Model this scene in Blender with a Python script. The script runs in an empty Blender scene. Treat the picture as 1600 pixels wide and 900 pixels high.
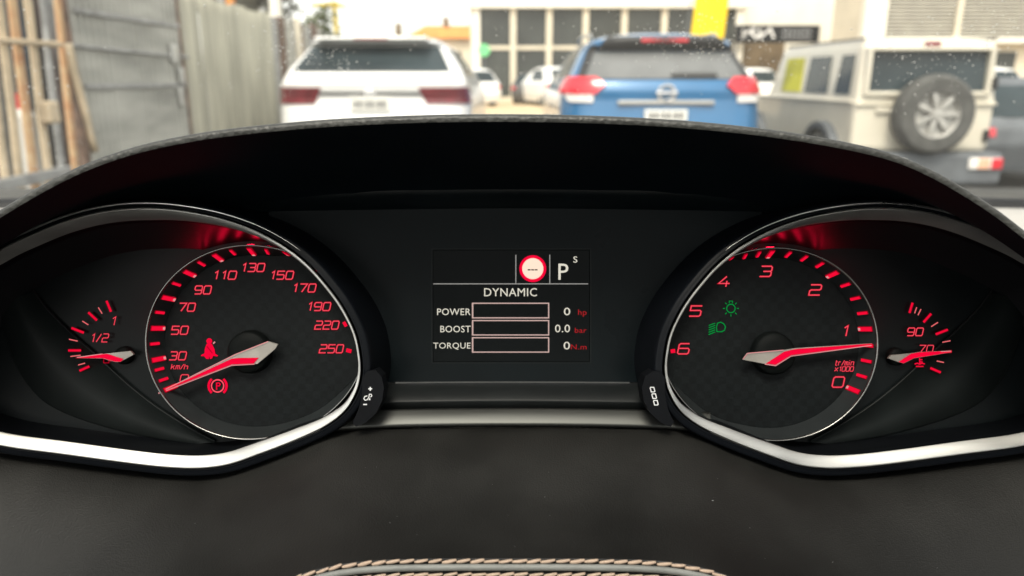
import bpy, bmesh, math, random
import numpy as np
from mathutils import Vector, Matrix, Quaternion
random.seed(7)
PI = math.pi
R = math.radians
scene = bpy.context.scene
COL = scene.collection

# ------------------------------------------------------------------ camera
PITCH = R(15.87)
FPX = 1155.0                      # focal length in pixels of the 1600 px wide photograph
CAMZ = 1.22
CPOS = Vector((0, 0, CAMZ))
D = 0.289                         # distance from the phone to the instrument cluster
cam_d = bpy.data.cameras.new('camera')
cam_d.sensor_width = 36.0
cam_d.lens = 36.0 * FPX / 1600.0
cam_d.clip_start = 0.01
cam_d.clip_end = 2000
cam_d.dof.use_dof = True
cam_d.dof.focus_distance = 0.285
cam_d.dof.aperture_fstop = 10.0
cam = bpy.data.objects.new('camera', cam_d)
cam.location = CPOS
cam.rotation_euler = (PI / 2 - PITCH, 0, 0)
COL.objects.link(cam)
scene.camera = cam

# ------------------------------------------------------------------ world, sun, exposure
SUN_EL, SUN_AZ = R(58), R(192)
world = bpy.data.worlds.new('World')
scene.world = world
world.use_nodes = True
wn = world.node_tree.nodes
wl = world.node_tree.links
wn.clear()
sky = wn.new('ShaderNodeTexSky')
sky.sky_type = 'NISHITA'
sky.sun_disc = False
sky.sun_elevation = SUN_EL
sky.sun_rotation = SUN_AZ
sky.air_density = 1.0
sky.dust_density = 2.0
sky.ozone_density = 0.6
hsv = wn.new('ShaderNodeHueSaturation')
hsv.inputs['Saturation'].default_value = 0.18
bg = wn.new('ShaderNodeBackground')
bg.inputs['Strength'].default_value = 0.15
wo = wn.new('ShaderNodeOutputWorld')
wl.new(sky.outputs[0], hsv.inputs['Color'])
tint = wn.new('ShaderNodeMix')
tint.data_type = 'RGBA'
tint.blend_type = 'MULTIPLY'
tint.inputs['Factor'].default_value = 1.0
tint.inputs['B'].default_value = (1.0, 0.975, 0.90, 1)
wl.new(hsv.outputs[0], tint.inputs['A'])
wl.new(tint.outputs['Result'], bg.inputs['Color'])
wl.new(bg.outputs[0], wo.inputs['Surface'])
sun_d = bpy.data.lights.new('sun', 'SUN')
sun_d.energy = 1.4
sun_d.angle = R(20)
sun_d.color = (1.0, 0.93, 0.80)
sun = bpy.data.objects.new('sun', sun_d)
sdir = Vector((math.cos(SUN_EL) * math.sin(SUN_AZ), math.cos(SUN_EL) * math.cos(SUN_AZ), math.sin(SUN_EL)))
sun.rotation_euler = sdir.to_track_quat('Z', 'Y').to_euler()
sun.location = (0, 0, 30)
COL.objects.link(sun)
vs = scene.view_settings
vs.view_transform = 'Standard'
vs.look = 'None'
vs.exposure = 1.25
vs.gamma = 1.0
vs.use_curve_mapping = False
scene.cycles.use_denoising = True
scene.cycles.max_bounces = 8
scene.cycles.transparent_max_bounces = 16
scene.cycles.caustics_reflective = False
scene.cycles.caustics_refractive = False
scene.cycles.sample_clamp_indirect = 6

# ------------------------------------------------------------------ helpers
def lin(r, g, b):
    f = lambda c: (c / 255 / 12.92) if c / 255 <= 0.04045 else ((c / 255 + 0.055) / 1.055) ** 2.4
    return (f(r), f(g), f(b), 1)

def mat(name, col, rough=0.5, metal=0.0, vary=0.0, vscale=8.0, bump=0.0, bscale=200.0, btype='noise', coat=0.0, spec=0.5, col2=None, stretch=None):
    m = bpy.data.materials.new(name)
    m.use_nodes = True
    nt = m.node_tree
    b = nt.nodes['Principled BSDF']
    c = col if len(col) == 4 else (*col, 1)
    b.inputs['Base Color'].default_value = c
    b.inputs['Roughness'].default_value = rough
    b.inputs['Metallic'].default_value = metal
    b.inputs['Coat Weight'].default_value = coat
    b.inputs['Specular IOR Level'].default_value = spec
    tc = nt.nodes.new('ShaderNodeTexCoord')
    src = tc.outputs['Object']
    if stretch:
        mp = nt.nodes.new('ShaderNodeMapping')
        mp.inputs['Scale'].default_value = stretch
        nt.links.new(src, mp.inputs['Vector'])
        src = mp.outputs[0]
    if vary > 0:
        n = nt.nodes.new('ShaderNodeTexNoise')
        n.inputs['Scale'].default_value = vscale
        n.inputs['Detail'].default_value = 5
        nt.links.new(src, n.inputs['Vector'])
        r = nt.nodes.new('ShaderNodeValToRGB')
        r.color_ramp.elements[0].position = 0.32
        r.color_ramp.elements[1].position = 0.68
        if col2 is None:
            lo = tuple(max(0, x * (1 - vary)) for x in c[:3]) + (1,)
            hi = tuple(min(1, x * (1 + vary)) for x in c[:3]) + (1,)
        else:
            lo, hi = c, (col2 if len(col2) == 4 else (*col2, 1))
        r.color_ramp.elements[0].color = lo
        r.color_ramp.elements[1].color = hi
        nt.links.new(n.outputs['Fac'], r.inputs['Fac'])
        nt.links.new(r.outputs['Color'], b.inputs['Base Color'])
        rm = nt.nodes.new('ShaderNodeMapRange')
        rm.inputs['To Min'].default_value = max(0.02, rough - 0.08 * min(1, rough * 4))
        rm.inputs['To Max'].default_value = min(1, rough + 0.08 * min(1, rough * 4))
        nt.links.new(n.outputs['Fac'], rm.inputs['Value'])
        nt.links.new(rm.outputs[0], b.inputs['Roughness'])
    if bump > 0:
        if btype == 'voronoi':
            t = nt.nodes.new('ShaderNodeTexVoronoi')
            t.inputs['Scale'].default_value = bscale
            o = t.outputs['Distance']
        else:
            t = nt.nodes.new('ShaderNodeTexNoise')
            t.inputs['Scale'].default_value = bscale
            t.inputs['Detail'].default_value = 3
            o = t.outputs['Fac']
        nt.links.new(src, t.inputs['Vector'])
        bp = nt.nodes.new('ShaderNodeBump')
        bp.inputs['Strength'].default_value = bump
        bp.inputs['Distance'].default_value = 0.5 / bscale
        nt.links.new(o, bp.inputs['Height'])
        nt.links.new(bp.outputs[0], b.inputs['Normal'])
    return m

def emis(name, col, strength):
    m = bpy.data.materials.new(name)
    m.use_nodes = True
    nt = m.node_tree
    nt.nodes.clear()
    e = nt.nodes.new('ShaderNodeEmission')
    e.inputs['Color'].default_value = col if len(col) == 4 else (*col, 1)
    e.inputs['Strength'].default_value = strength
    o = nt.nodes.new('ShaderNodeOutputMaterial')
    nt.links.new(e.outputs[0], o.inputs['Surface'])
    return m

def thin_glass(name, tint=(0.97, 0.98, 0.97), refl=0.06, rough=0.02, haze=0.0):
    m = bpy.data.materials.new(name)
    m.use_nodes = True
    nt = m.node_tree
    nt.nodes.clear()
    t = nt.nodes.new('ShaderNodeBsdfTransparent')
    t.inputs['Color'].default_value = (*tint, 1)
    g = nt.nodes.new('ShaderNodeBsdfGlossy')
    g.inputs['Roughness'].default_value = rough
    mx = nt.nodes.new('ShaderNodeMixShader')
    lw = nt.nodes.new('ShaderNodeLayerWeight')
    lw.inputs['Blend'].default_value = 0.25
    mm = nt.nodes.new('ShaderNodeMath')
    mm.operation = 'MULTIPLY'
    mm.inputs[1].default_value = refl * 4
    nt.links.new(lw.outputs['Fresnel'], mm.inputs[0])
    nt.links.new(mm.outputs[0], mx.inputs['Fac'])
    nt.links.new(t.outputs[0], mx.inputs[1])
    nt.links.new(g.outputs[0], mx.inputs[2])
    if haze > 0:                                     # thin dusty film on the glass
        tr = nt.nodes.new('ShaderNodeBsdfTranslucent')
        tr.inputs['Color'].default_value = (0.9, 0.88, 0.82, 1)
        nz = nt.nodes.new('ShaderNodeTexNoise')
        nz.inputs['Scale'].default_value = 14
        nz.inputs['Detail'].default_value = 6
        tc = nt.nodes.new('ShaderNodeTexCoord')
        nt.links.new(tc.outputs['Object'], nz.inputs['Vector'])
        mr = nt.nodes.new('ShaderNodeMapRange')
        mr.inputs['From Min'].default_value = .3
        mr.inputs['From Max'].default_value = .75
        mr.inputs['To Min'].default_value = haze * .6
        mr.inputs['To Max'].default_value = haze * 1.5
        nt.links.new(nz.outputs['Fac'], mr.inputs['Value'])
        m2 = nt.nodes.new('ShaderNodeMixShader')
        nt.links.new(mr.outputs[0], m2.inputs['Fac'])
        nt.links.new(mx.outputs[0], m2.inputs[1])
        nt.links.new(tr.outputs[0], m2.inputs[2])
        mx = m2
    o = nt.nodes.new('ShaderNodeOutputMaterial')
    nt.links.new(mx.outputs[0], o.inputs['Surface'])
    return m

def new_obj(name, verts, faces, mats, parent=None, smooth=False, midx=None):
    me = bpy.data.meshes.new(name)
    me.from_pydata([tuple(v) for v in verts], [], [tuple(f) for f in faces])
    if not isinstance(mats, (list, tuple)):
        mats = [mats]
    for m in mats:
        me.materials.append(m)
    if midx is not None:
        me.polygons.foreach_set('material_index', midx)
    if smooth:
        me.polygons.foreach_set('use_smooth', [True] * len(me.polygons))
    me.validate()
    me.update()
    o = bpy.data.objects.new(name, me)
    COL.objects.link(o)
    if parent is not None:
        o.parent = parent
    return o

def fix_normals(o):
    bm = bmesh.new()
    bm.from_mesh(o.data)
    bmesh.ops.recalc_face_normals(bm, faces=bm.faces)
    bm.to_mesh(o.data)
    bm.free()
    return o

def tag(o, label, cat, group=None, kind=None):
    if label:
        o['label'] = label
    if cat:
        o['category'] = cat
    if group:
        o['group'] = group
    if kind:
        o['kind'] = kind
    return o

def empty(name, loc, label, cat, rot=(0, 0, 0), group=None):
    o = bpy.data.objects.new(name, None)
    o.empty_display_size = 0.1
    o.location = loc
    o.rotation_euler = rot
    COL.objects.link(o)
    return tag(o, label, cat, group)

def copy_tree(o, parent=None):
    c = o.copy()
    COL.objects.link(c)
    c.parent = parent
    for ch in list(o.children):
        copy_tree(ch, c)
    return c

class MB:
    def __init__(s):
        s.v = []
        s.f = []
        s.m = []
    def add(s, verts, faces, mi=0):
        n = len(s.v)
        s.v += [tuple(v) for v in verts]
        s.f += [tuple(i + n for i in f) for f in faces]
        s.m += [mi] * len(faces)
        return s
    def box(s, c, d, mi=0, rot=None, bev=0.0):
        x, y, z = d[0] / 2, d[1] / 2, d[2] / 2
        if bev <= 0:
            vs_ = [Vector(p) for p in ((-x, -y, -z), (x, -y, -z), (x, y, -z), (-x, y, -z), (-x, -y, z), (x, -y, z), (x, y, z), (-x, y, z))]
            fs = [(3, 2, 1, 0), (4, 5, 6, 7), (0, 1, 5, 4), (1, 2, 6, 5), (2, 3, 7, 6), (3, 0, 4, 7)]
        else:
            b = min(bev, x * .9, y * .9, z * .9)
            bm = bmesh.new()
            bmesh.ops.create_cube(bm, size=1)
            bmesh.ops.scale(bm, vec=d, verts=bm.verts)
            bmesh.ops.bevel(bm, geom=bm.edges[:], offset=b, segments=2, affect='EDGES', profile=0.5)
            bm.verts.index_update()
            vs_ = [v.co.copy() for v in bm.verts]
            fs = [[v.index for v in f.verts] for f in bm.faces]
            bm.free()
        if rot is not None:
            vs_ = [rot @ v for v in vs_]
        c = Vector(c)
        return s.add([v + c for v in vs_], fs, mi)
    def tube(s, pts, r, n=8, mi=0, cap=True, closed=False):
        pts = [Vector(p) for p in pts]
        m = len(pts)
        base = len(s.v)
        ref = None
        for i, p in enumerate(pts):
            if closed:
                t = pts[(i + 1) % m] - pts[i - 1]
            else:
                t = pts[min(i + 1, m - 1)] - pts[max(i - 1, 0)]
            t.normalize()
            if ref is None:
                ref = Vector((0, 0, 1)) if abs(t.z) < .9 else Vector((1, 0, 0))
            a = t.cross(ref).normalized()
            b = a.cross(t).normalized()
            ref = b
            rr = r[i] if isinstance(r, (list, tuple)) else r
            for j in range(n):
                an = 2 * PI * j / n
                s.v.append(tuple(p + a * (rr * math.cos(an)) + b * (rr * math.sin(an))))
        segs = m if closed else m - 1
        for i in range(segs):
            i2 = (i + 1) % m
            for j in range(n):
                j2 = (j + 1) % n
                s.f.append((base + i * n + j, base + i * n + j2, base + i2 * n + j2, base + i2 * n + j))
                s.m.append(mi)
        if cap and not closed:
            s.f.append(tuple(base + j for j in reversed(range(n))))
            s.f.append(tuple(base + (m - 1) * n + j for j in range(n)))
            s.m += [mi, mi]
        return s
    def lathe(s, prof, n=32, axis='y', c=(0, 0, 0), mi=0):
        base = len(s.v)
        for (r_, h) in prof:
            for j in range(n):
                a = 2 * PI * j / n
                p = (r_ * math.cos(a), h, r_ * math.sin(a)) if axis == 'y' else ((h, r_ * math.cos(a), r_ * math.sin(a)) if axis == 'x' else (r_ * math.cos(a), r_ * math.sin(a), h))
                s.v.append(tuple(Vector(p) + Vector(c)))
        for i in range(len(prof) - 1):
            for j in range(n):
                j2 = (j + 1) % n
                s.f.append((base + i * n + j, base + i * n + j2, base + (i + 1) * n + j2, base + (i + 1) * n + j))
                s.m.append(mi)
        return s
    def grid(s, rows, mi=0, closed=False):
        base = len(s.v)
        n = len(rows[0])
        for r_ in rows:
            s.v += [tuple(p) for p in r_]
        for i in range(len(rows) - 1):
            for j in range(n if closed else n - 1):
                j2 = (j + 1) % n
                s.f.append((base + i * n + j, base + i * n + j2, base + (i + 1) * n + j2, base + (i + 1) * n + j))
                s.m.append(mi)
        return s
    def build(s, name, mats, parent=None, smooth=False, fix=True):
        o = new_obj(name, s.v, s.f, mats, parent, smooth, s.m)
        if fix:
            fix_normals(o)
        return o

def smooth_by_angle(o, deg=35):
    me = o.data
    me.polygons.foreach_set('use_smooth', [True] * len(me.polygons))
    bm = bmesh.new()
    bm.from_mesh(me)
    for e in bm.edges:
        if len(e.link_faces) == 2:
            e.smooth = e.calc_face_angle(0) < R(deg)
    bm.to_mesh(me)
    bm.free()
    return o

def catmull(pts, n, closed=False):
    P = [np.array(p, float) for p in pts]
    m = len(P)
    out = []
    segs = m if closed else m - 1
    for i in range(segs):
        if closed:
            p0, p1, p2, p3 = P[i - 1], P[i], P[(i + 1) % m], P[(i + 2) % m]
        else:
            p0, p1, p2, p3 = P[max(i - 1, 0)], P[i], P[i + 1], P[min(i + 2, m - 1)]
        for j in range(n):
            t = j / n
            out.append(0.5 * ((2 * p1) + (-p0 + p2) * t + (2 * p0 - 5 * p1 + 4 * p2 - p3) * t * t + (-p0 + 3 * p1 - 3 * p2 + p3) * t ** 3))
    if not closed:
        out.append(P[-1])
    return out

# ------------------------------------------------------------------ materials
M = {}
M['asphalt'] = mat('asphalt', (0.06, 0.06, 0.058), 0.9, vary=.25, vscale=3, bump=.4, bscale=150)
M['forecourt'] = mat('forecourt', (0.52, 0.40, 0.25), 0.85, vary=.15, vscale=2)
M['kerb'] = mat('kerb', (0.5, 0.45, 0.36), 0.85, vary=.2, vscale=4)
M['white_paint'] = mat('white_paint', (0.82, 0.82, 0.80), 0.3, coat=.6, vary=.03, vscale=3)
M['blue_paint'] = mat('blue_paint', (0.012, 0.118, 0.27), 0.3, metal=.1, coat=.8, vary=.06, vscale=3)
M['cream_paint'] = mat('cream_paint', (0.62, 0.575, 0.47), 0.35, coat=.5, vary=.05, vscale=3)
M['car_glass'] = mat('car_glass', (0.030, 0.042, 0.047), 0.12, vary=.3, vscale=2, spec=.22)
M['car_glass_pale'] = mat('car_glass_pale', (0.15, 0.155, 0.155), 0.15, vary=.2, vscale=2.5)
M['black_plastic'] = mat('black_plastic', (0.02, 0.02, 0.02), 0.5, vary=.2, vscale=8)
M['grey_plastic'] = mat('grey_plastic', (0.10, 0.11, 0.12), 0.6, vary=.2, vscale=5)
M['tyre'] = mat('tyre', (0.075, 0.075, 0.07), 0.85, vary=.25, vscale=9)
M['alloy'] = mat('alloy', (0.42, 0.41, 0.38), 0.4, metal=.4, vary=.1)
M['car_chrome'] = mat('car_chrome', (0.75, 0.75, 0.75), 0.2, metal=.9, vary=.04)
M['red_lens'] = mat('red_lens', (0.62, 0.015, 0.03), 0.2, coat=.6, vary=.2, vscale=12)
M['dark_red_lens'] = mat('dark_red_lens', (0.16, 0.018, 0.025), 0.2, coat=.6, vary=.3, vscale=12)
M['white_lens'] = mat('white_lens', (0.75, 0.72, 0.68), 0.25, vary=.15, vscale=14)
M['orange_lens'] = mat('orange_lens', (0.75, 0.42, 0.28), 0.25, vary=.15, vscale=14)
M['plate_white'] = mat('plate_white', (0.72, 0.71, 0.66), 0.4, vary=.05)
M['plate_dark'] = mat('plate_dark', (0.09, 0.09, 0.09), 0.5, vary=.1)
M['render_white'] = mat('render_white', (0.78, 0.75, 0.66), 0.8, vary=.06, vscale=1.0)
M['render_cream'] = mat('render_cream', (0.66, 0.60, 0.48), 0.8, vary=.08, vscale=1.0)
M['window_dark'] = mat('window_dark', (0.045, 0.05, 0.047), 0.25, vary=.35, vscale=.5)
M['louvre'] = mat('louvre', (0.34, 0.32, 0.27), 0.7, vary=.1, vscale=2)
M['louvre_gap'] = mat('louvre_gap', (0.19, 0.18, 0.15), 0.8, vary=.1)
M['yellow'] = mat('yellow', (0.86, 0.60, 0.005), 0.6, vary=.06, vscale=3)
M['yellow_dull'] = mat('yellow_dull', (0.55, 0.42, 0.06), 0.6, vary=.12)
M['lime'] = mat('lime', (0.55, 0.52, 0.03), 0.6, vary=.3, vscale=4)
M['sign_black'] = mat('sign_black', (0.018, 0.02, 0.023), 0.6, vary=.2, vscale=1, spec=.2)
M['sign_white'] = mat('sign_white', (0.72, 0.72, 0.72), 0.5, vary=.03)
M['sign_grey'] = mat('sign_grey', (0.26, 0.27, 0.29), 0.5, vary=.03)
M['sign_green'] = mat('sign_green', (0.16, 0.58, 0.24), 0.5, vary=.06)
M['roof_tile'] = mat('roof_tile', (0.60, 0.24, 0.06), 0.8, vary=.25, vscale=2)
M['brown_wall'] = mat('brown_wall', (0.16, 0.12, 0.075), 0.8, vary=.4, vscale=1.2)
M['sheet_grey'] = mat('sheet_grey', (0.46, 0.455, 0.41), 0.55, metal=.2, vary=.28, vscale=2.2, stretch=(1, .5, 2.2))
M['sheet_pale'] = mat('sheet_pale', (0.50, 0.48, 0.385), 0.6, metal=.1, vary=.22, vscale=3, stretch=(1, 2, .35))
M['rust'] = mat('rust', (0.17, 0.11, 0.08), 0.8, vary=.5, vscale=9)
M['rust_tan'] = mat('rust_tan', (0.62, 0.44, 0.25), 0.7, vary=.3, vscale=10, col2=(0.48, 0.24, 0.11))
M['bar_tan'] = mat('bar_tan', (0.62, 0.50, 0.34), 0.7, vary=.2, vscale=7)
M['bar_grey'] = mat('bar_grey', (0.33, 0.33, 0.32), 0.6, vary=.3, vscale=7)
M['shed_blue'] = mat('shed_blue', (0.055, 0.075, 0.10), 0.7, vary=.4, vscale=3)
M['shed_dark'] = mat('shed_dark', (0.035, 0.032, 0.03), 0.8, vary=.5, vscale=3)
M['shed_brown'] = mat('shed_brown', (0.15, 0.10, 0.085), 0.8, vary=.4, vscale=4)
M['concrete'] = mat('concrete', (0.46, 0.42, 0.34), 0.9, vary=.2, vscale=4)
M['galv'] = mat('galv', (0.55, 0.55, 0.52), 0.35, metal=.5, vary=.1)
M['bark'] = mat('bark', (0.10, 0.08, 0.06), 0.9, vary=.3, vscale=10)
M['leaf'] = mat('leaf', (0.10, 0.095, 0.07), 0.7, vary=.4, vscale=1.5)
M['leaf2'] = mat('leaf2', (0.085, 0.10, 0.035), 0.7, vary=.4, vscale=1.5)
# interior
M['leather'] = mat('leather', (0.0112, 0.0110, 0.0101), 0.52, vary=.25, vscale=38, bump=.24, bscale=1500, btype='voronoi', spec=.35)
M['hood_leather'] = mat('hood_leather', (0.036, 0.037, 0.034), 0.5, vary=.12, vscale=60, bump=.38, bscale=560, btype='voronoi', spec=.5)
M['liner'] = mat('liner', (0.0040, 0.0085, 0.0125), 0.72, vary=.2, vscale=30, spec=.12)
M['button'] = mat('button', (0.0030, 0.0036, 0.0050), 0.55, vary=.2, vscale=60, spec=.12)
M['pod_black'] = mat('pod_black', (0.004, 0.005, 0.007), 0.42, vary=.2, vscale=30, spec=0.12)
M['gloss_black'] = mat('gloss_black', (0.006, 0.007, 0.009), 0.16, vary=.15, vscale=30, spec=0.2)
M['shroud'] = mat('shroud', (0.003, 0.0035, 0.0045), 0.33, vary=.15, vscale=30, spec=.25)
M['hidden_glow'] = emis('hidden_glow', (0.80, 0.0035, 0.033), 9.0)  # unseen glow added behind the dial ticks to redden the shroud
M['plate'] = mat('plate', (0.0045, 0.0060, 0.0066), 0.34, vary=.2, vscale=60, spec=0.1)
M['plate_low'] = mat('plate_low', (0.0085, 0.0105, 0.0105), 0.40, vary=.2, vscale=60, spec=0.12)
M['dial'] = mat('dial', (0.0052, 0.0068, 0.0074), 0.5, vary=.12, vscale=150, bump=.15, bscale=700, spec=0.12)
def add_check(m, scale, amount):
    nt = m.node_tree
    b = nt.nodes['Principled BSDF']
    src = b.inputs['Base Color'].links[0].from_socket
    tc = nt.nodes.new('ShaderNodeTexCoord')
    ck = nt.nodes.new('ShaderNodeTexChecker')
    ck.inputs['Scale'].default_value = scale
    ck.inputs['Color1'].default_value = (1, 1, 1, 1)
    ck.inputs['Color2'].default_value = (amount, amount, amount, 1)
    mx = nt.nodes.new('ShaderNodeMix')
    mx.data_type = 'RGBA'
    mx.blend_type = 'MULTIPLY'
    mx.inputs['Factor'].default_value = 1
    nt.links.new(tc.outputs['Object'], ck.inputs['Vector'])
    nt.links.new(src, mx.inputs['A'])
    nt.links.new(ck.outputs['Color'], mx.inputs['B'])
    nt.links.new(mx.outputs['Result'], b.inputs['Base Color'])
add_check(M['dial'], 330, .72)
M['dial_wall'] = mat('dial_wall', (0.018, 0.021, 0.022), 0.45, vary=.15, vscale=60, spec=.2)
M['panel'] = mat('panel', (0.0036, 0.0060, 0.0072), 0.3, vary=.15, vscale=40, spec=0.14)
M['panel_ledge'] = mat('panel_ledge', (0.0085, 0.0100, 0.0105), 0.45, vary=.15, vscale=60, spec=0.2)
M['screen'] = mat('screen', (0.0032, 0.0045, 0.0050), 0.22, vary=.1, vscale=40, spec=0.12)
M['screen_edge'] = mat('screen_edge', (0.009, 0.012, 0.013), 0.35, vary=.1, vscale=40, spec=.3)
M['satin'] = mat('satin', (0.54, 0.54, 0.52), 0.38, metal=1.0, vary=.14, vscale=22, stretch=(1, 6, 6))
M['strip_satin'] = mat('strip_satin', (0.085, 0.087, 0.083), 0.5, metal=1.0, vary=.10, vscale=30, stretch=(1, 14, 14))
M['bead'] = mat('bead', (0.95, 0.95, 0.92), 0.28, metal=1.0, vary=.05, vscale=30)
M['ring'] = mat('ring', (0.27, 0.27, 0.26), 0.26, metal=1.0, vary=.06, vscale=40)
M['needle_metal'] = mat('needle_metal', (0.30, 0.28, 0.255), 0.4, metal=.5, vary=.2, vscale=90)
M['hub'] = mat('hub', (0.0032, 0.0042, 0.0042), 0.6, vary=.15, vscale=80, spec=.08)
M['stitch'] = mat('stitch', (0.62, 0.46, 0.345), 0.8, vary=.16, vscale=300, bump=.4, bscale=2500)
M['piping'] = mat('piping', (0.24, 0.245, 0.23), 0.45, vary=.12, vscale=120, bump=.4, bscale=1500)
M['dash_glare'] = mat('dash_glare', (0.40, 0.385, 0.36), 0.55, vary=.06, vscale=60)  # pale colour stands in for glare on the dark dash top
M['cowl'] = mat('cowl', (0.045, 0.045, 0.042), 0.7, vary=.1, vscale=40)
M['symbol'] = mat('symbol', (0.62, 0.63, 0.65), 0.5, vary=.03)
M['tick'] = emis('tick', (0.80, 0.0035, 0.033), 0.483)
M['tick_edge'] = emis('tick_edge', (0.30, 0.001, 0.010), 0.420)
M['tick_pale'] = emis('tick_pale', (0.90, 0.16, 0.17), 0.378)
M['num_core'] = emis('num_core', (0.90, 0.085, 0.12), 0.50)
M['num_edge'] = emis('num_edge', (0.42, 0.001, 0.016), 0.420)
M['red_fill'] = emis('red_fill', (0.86, 0.002, 0.038), 0.462)
M['pink_line'] = emis('pink_line', (0.82, 0.33, 0.33), 0.378)
M['green'] = emis('green', (0.004, 0.30, 0.055), 0.315)
M['lcd_white'] = emis('lcd_white', (0.78, 0.74, 0.62), 0.420)
M['lcd_line'] = emis('lcd_line', (0.33, 0.32, 0.30), 0.420)
M['lcd_box'] = emis('lcd_box', (0.60, 0.42, 0.38), 0.420)
M['lcd_red'] = emis('lcd_red', (0.42, 0.015, 0.02), 0.420)
M['lcd_sign'] = emis('lcd_sign', (0.95, 0.74, 0.58), 0.462)
M['lcd_dark'] = mat('lcd_dark', (0.03, 0.02, 0.02), 0.5, vary=.05)
M['windscreen'] = thin_glass('windscreen', (0.985, 0.99, 0.98), 0.02, haze=.022)
M['drop'] = mat('drop', (0.8, 0.8, 0.78), 0.15, vary=.05)

# ================================================================== OUTSIDE: ground
def plane_obj(name, x0, x1, y0, y1, z, m):
    return new_obj(name, [(x0, y0, z), (x1, y0, z), (x1, y1, z), (x0, y1, z)], [(0, 1, 2, 3)], m)
tag(plane_obj('ground', -600, 600, -300, 900, 0.0, M['asphalt']), 'dark grey asphalt car park and street surface', None, kind='structure')
tag(plane_obj('forecourt', -8, 24, 23.5, 60, 0.004, M['forecourt']), 'sandy orange paved forecourt before the glass showroom', None, kind='structure')
k_ = MB().box((8, 23.4, 0.06), (32, 0.2, 0.12), bev=.02).build('kerb', M['kerb'])
tag(k_, 'pale kerb along the forecourt edge', None, kind='structure')

# ================================================================== vehicles
class Body:
    def __init__(s, levels, bow=0.04):
        s.L = sorted(levels)
        s.bow = bow
        s.zs = [l[0] for l in s.L]
    def at(s, z):
        return [float(np.interp(z, s.zs, [l[i] for l in s.L])) for i in range(1, 5)]
    def ring(s, z, nr=8, na=6, nsd=12):
        yr, yf, hw, r = s.at(z)
        r = min(r, hw * .95, (yf - yr) * .45)
        pts = []
        half = []
        for i in range(nr):
            half.append(((hw - r) * i / nr, yr))
        for i in range(na):
            a = PI / 2 * i / na
            half.append((hw - r + r * math.sin(a), yr + r * (1 - math.cos(a))))
        for i in range(nsd + 1):
            half.append((hw, yr + r + (yf - yr - 2 * r) * i / nsd))
        for i in range(1, na + 1):
            a = PI / 2 * i / na
            half.append((hw - r * (1 - math.cos(a)), yf - r + r * math.sin(a)))
        for i in range(1, nr + 1):
            half.append(((hw - r) * (1 - i / nr), yf))
        b = lambda x, y: y - s.bow * (1 - (x / hw) ** 2) * (1 if y < (yr + yf) / 2 else -2)
        half = [(x, b(x, y)) for x, y in half]
        full = half + [(-x, y) for x, y in reversed(half[1:-1])]
        return [(x, y, z) for x, y in full]
    def mesh(s, name, m, parent, nz=40, zlist=None):
        z0, z1 = s.zs[0], s.zs[-1]
        zl = sorted(set([z0 + (z1 - z0) * i / nz for i in range(nz + 1)] + s.zs))
        mb = MB()
        rows = [s.ring(z) for z in zl]
        mb.grid(rows, closed=True)
        n = len(rows[0])
        c0 = len(mb.v)
        mb.v.append((0, float(np.mean([p[1] for p in rows[0]])), z0))
        mb.v.append((0, float(np.mean([p[1] for p in rows[-1]])), z1 + .004))
        for j in range(n):
            mb.f.append((c0, (j + 1) % n, j)); mb.m.append(0)
            mb.f.append((c0 + 1, (len(rows) - 1) * n + j, (len(rows) - 1) * n + (j + 1) % n)); mb.m.append(0)
        o = mb.build(name, m, parent)
        return smooth_by_angle(o, 40)
    def pt(s, q, z):
        yr, yf, hw, r = s.at(z)
        r = min(r, hw * .95)
        a = abs(q); sg = 1 if q >= 0 else -1
        if a <= hw - r:
            x, y = a, yr
        elif a <= hw - r + r * PI / 2:
            t = (a - hw + r) / r
            x, y = hw - r + r * math.sin(t), yr + r * (1 - math.cos(t))
        else:
            x, y = hw, yr + r + (a - (hw - r + r * PI / 2))
        y -= s.bow * (1 - (min(x, hw) / hw) ** 2)
        return Vector((sg * x, y, z))
    def nrm(s, q, z):
        e = .004
        a = s.pt(q + e, z) - s.pt(q - e, z)
        b = s.pt(q, z + e) - s.pt(q, z - e)
        n = a.cross(b)
        return n.normalized()
    def patch(s, name, m, parent, z0, z1, q0, q1, off=.012, nz=8, nq=14, side=False):
        """piece lying on the body between heights z0..z1 and perimeter positions q0(z)..q1(z)"""
        f0 = q0 if callable(q0) else (lambda z: q0)
        f1 = q1 if callable(q1) else (lambda z: q1)
        rows = []; low = []
        for i in range(nz + 1):
            z = z0 + (z1 - z0) * i / nz
            ra = []; rb = []
            for j in range(nq + 1):
                q = f0(z) + (f1(z) - f0(z)) * j / nq
                p = s.pt(q, z); n = s.nrm(q, z)
                ra.append(p + n * off); rb.append(p - n * .01)
            rows.append(ra); low.append(rb)
        mb = MB()
        mb.grid(rows)
        edge = lambda A: A[0] + [r_[-1] for r_ in A[1:]] + list(reversed(A[-1][:-1])) + [r_[0] for r_ in reversed(A[1:-1])]
        mb.grid([edge(rows), edge(low)], closed=True)
        o = mb.build(name, m, parent)
        return smooth_by_angle(o, 40)

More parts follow.
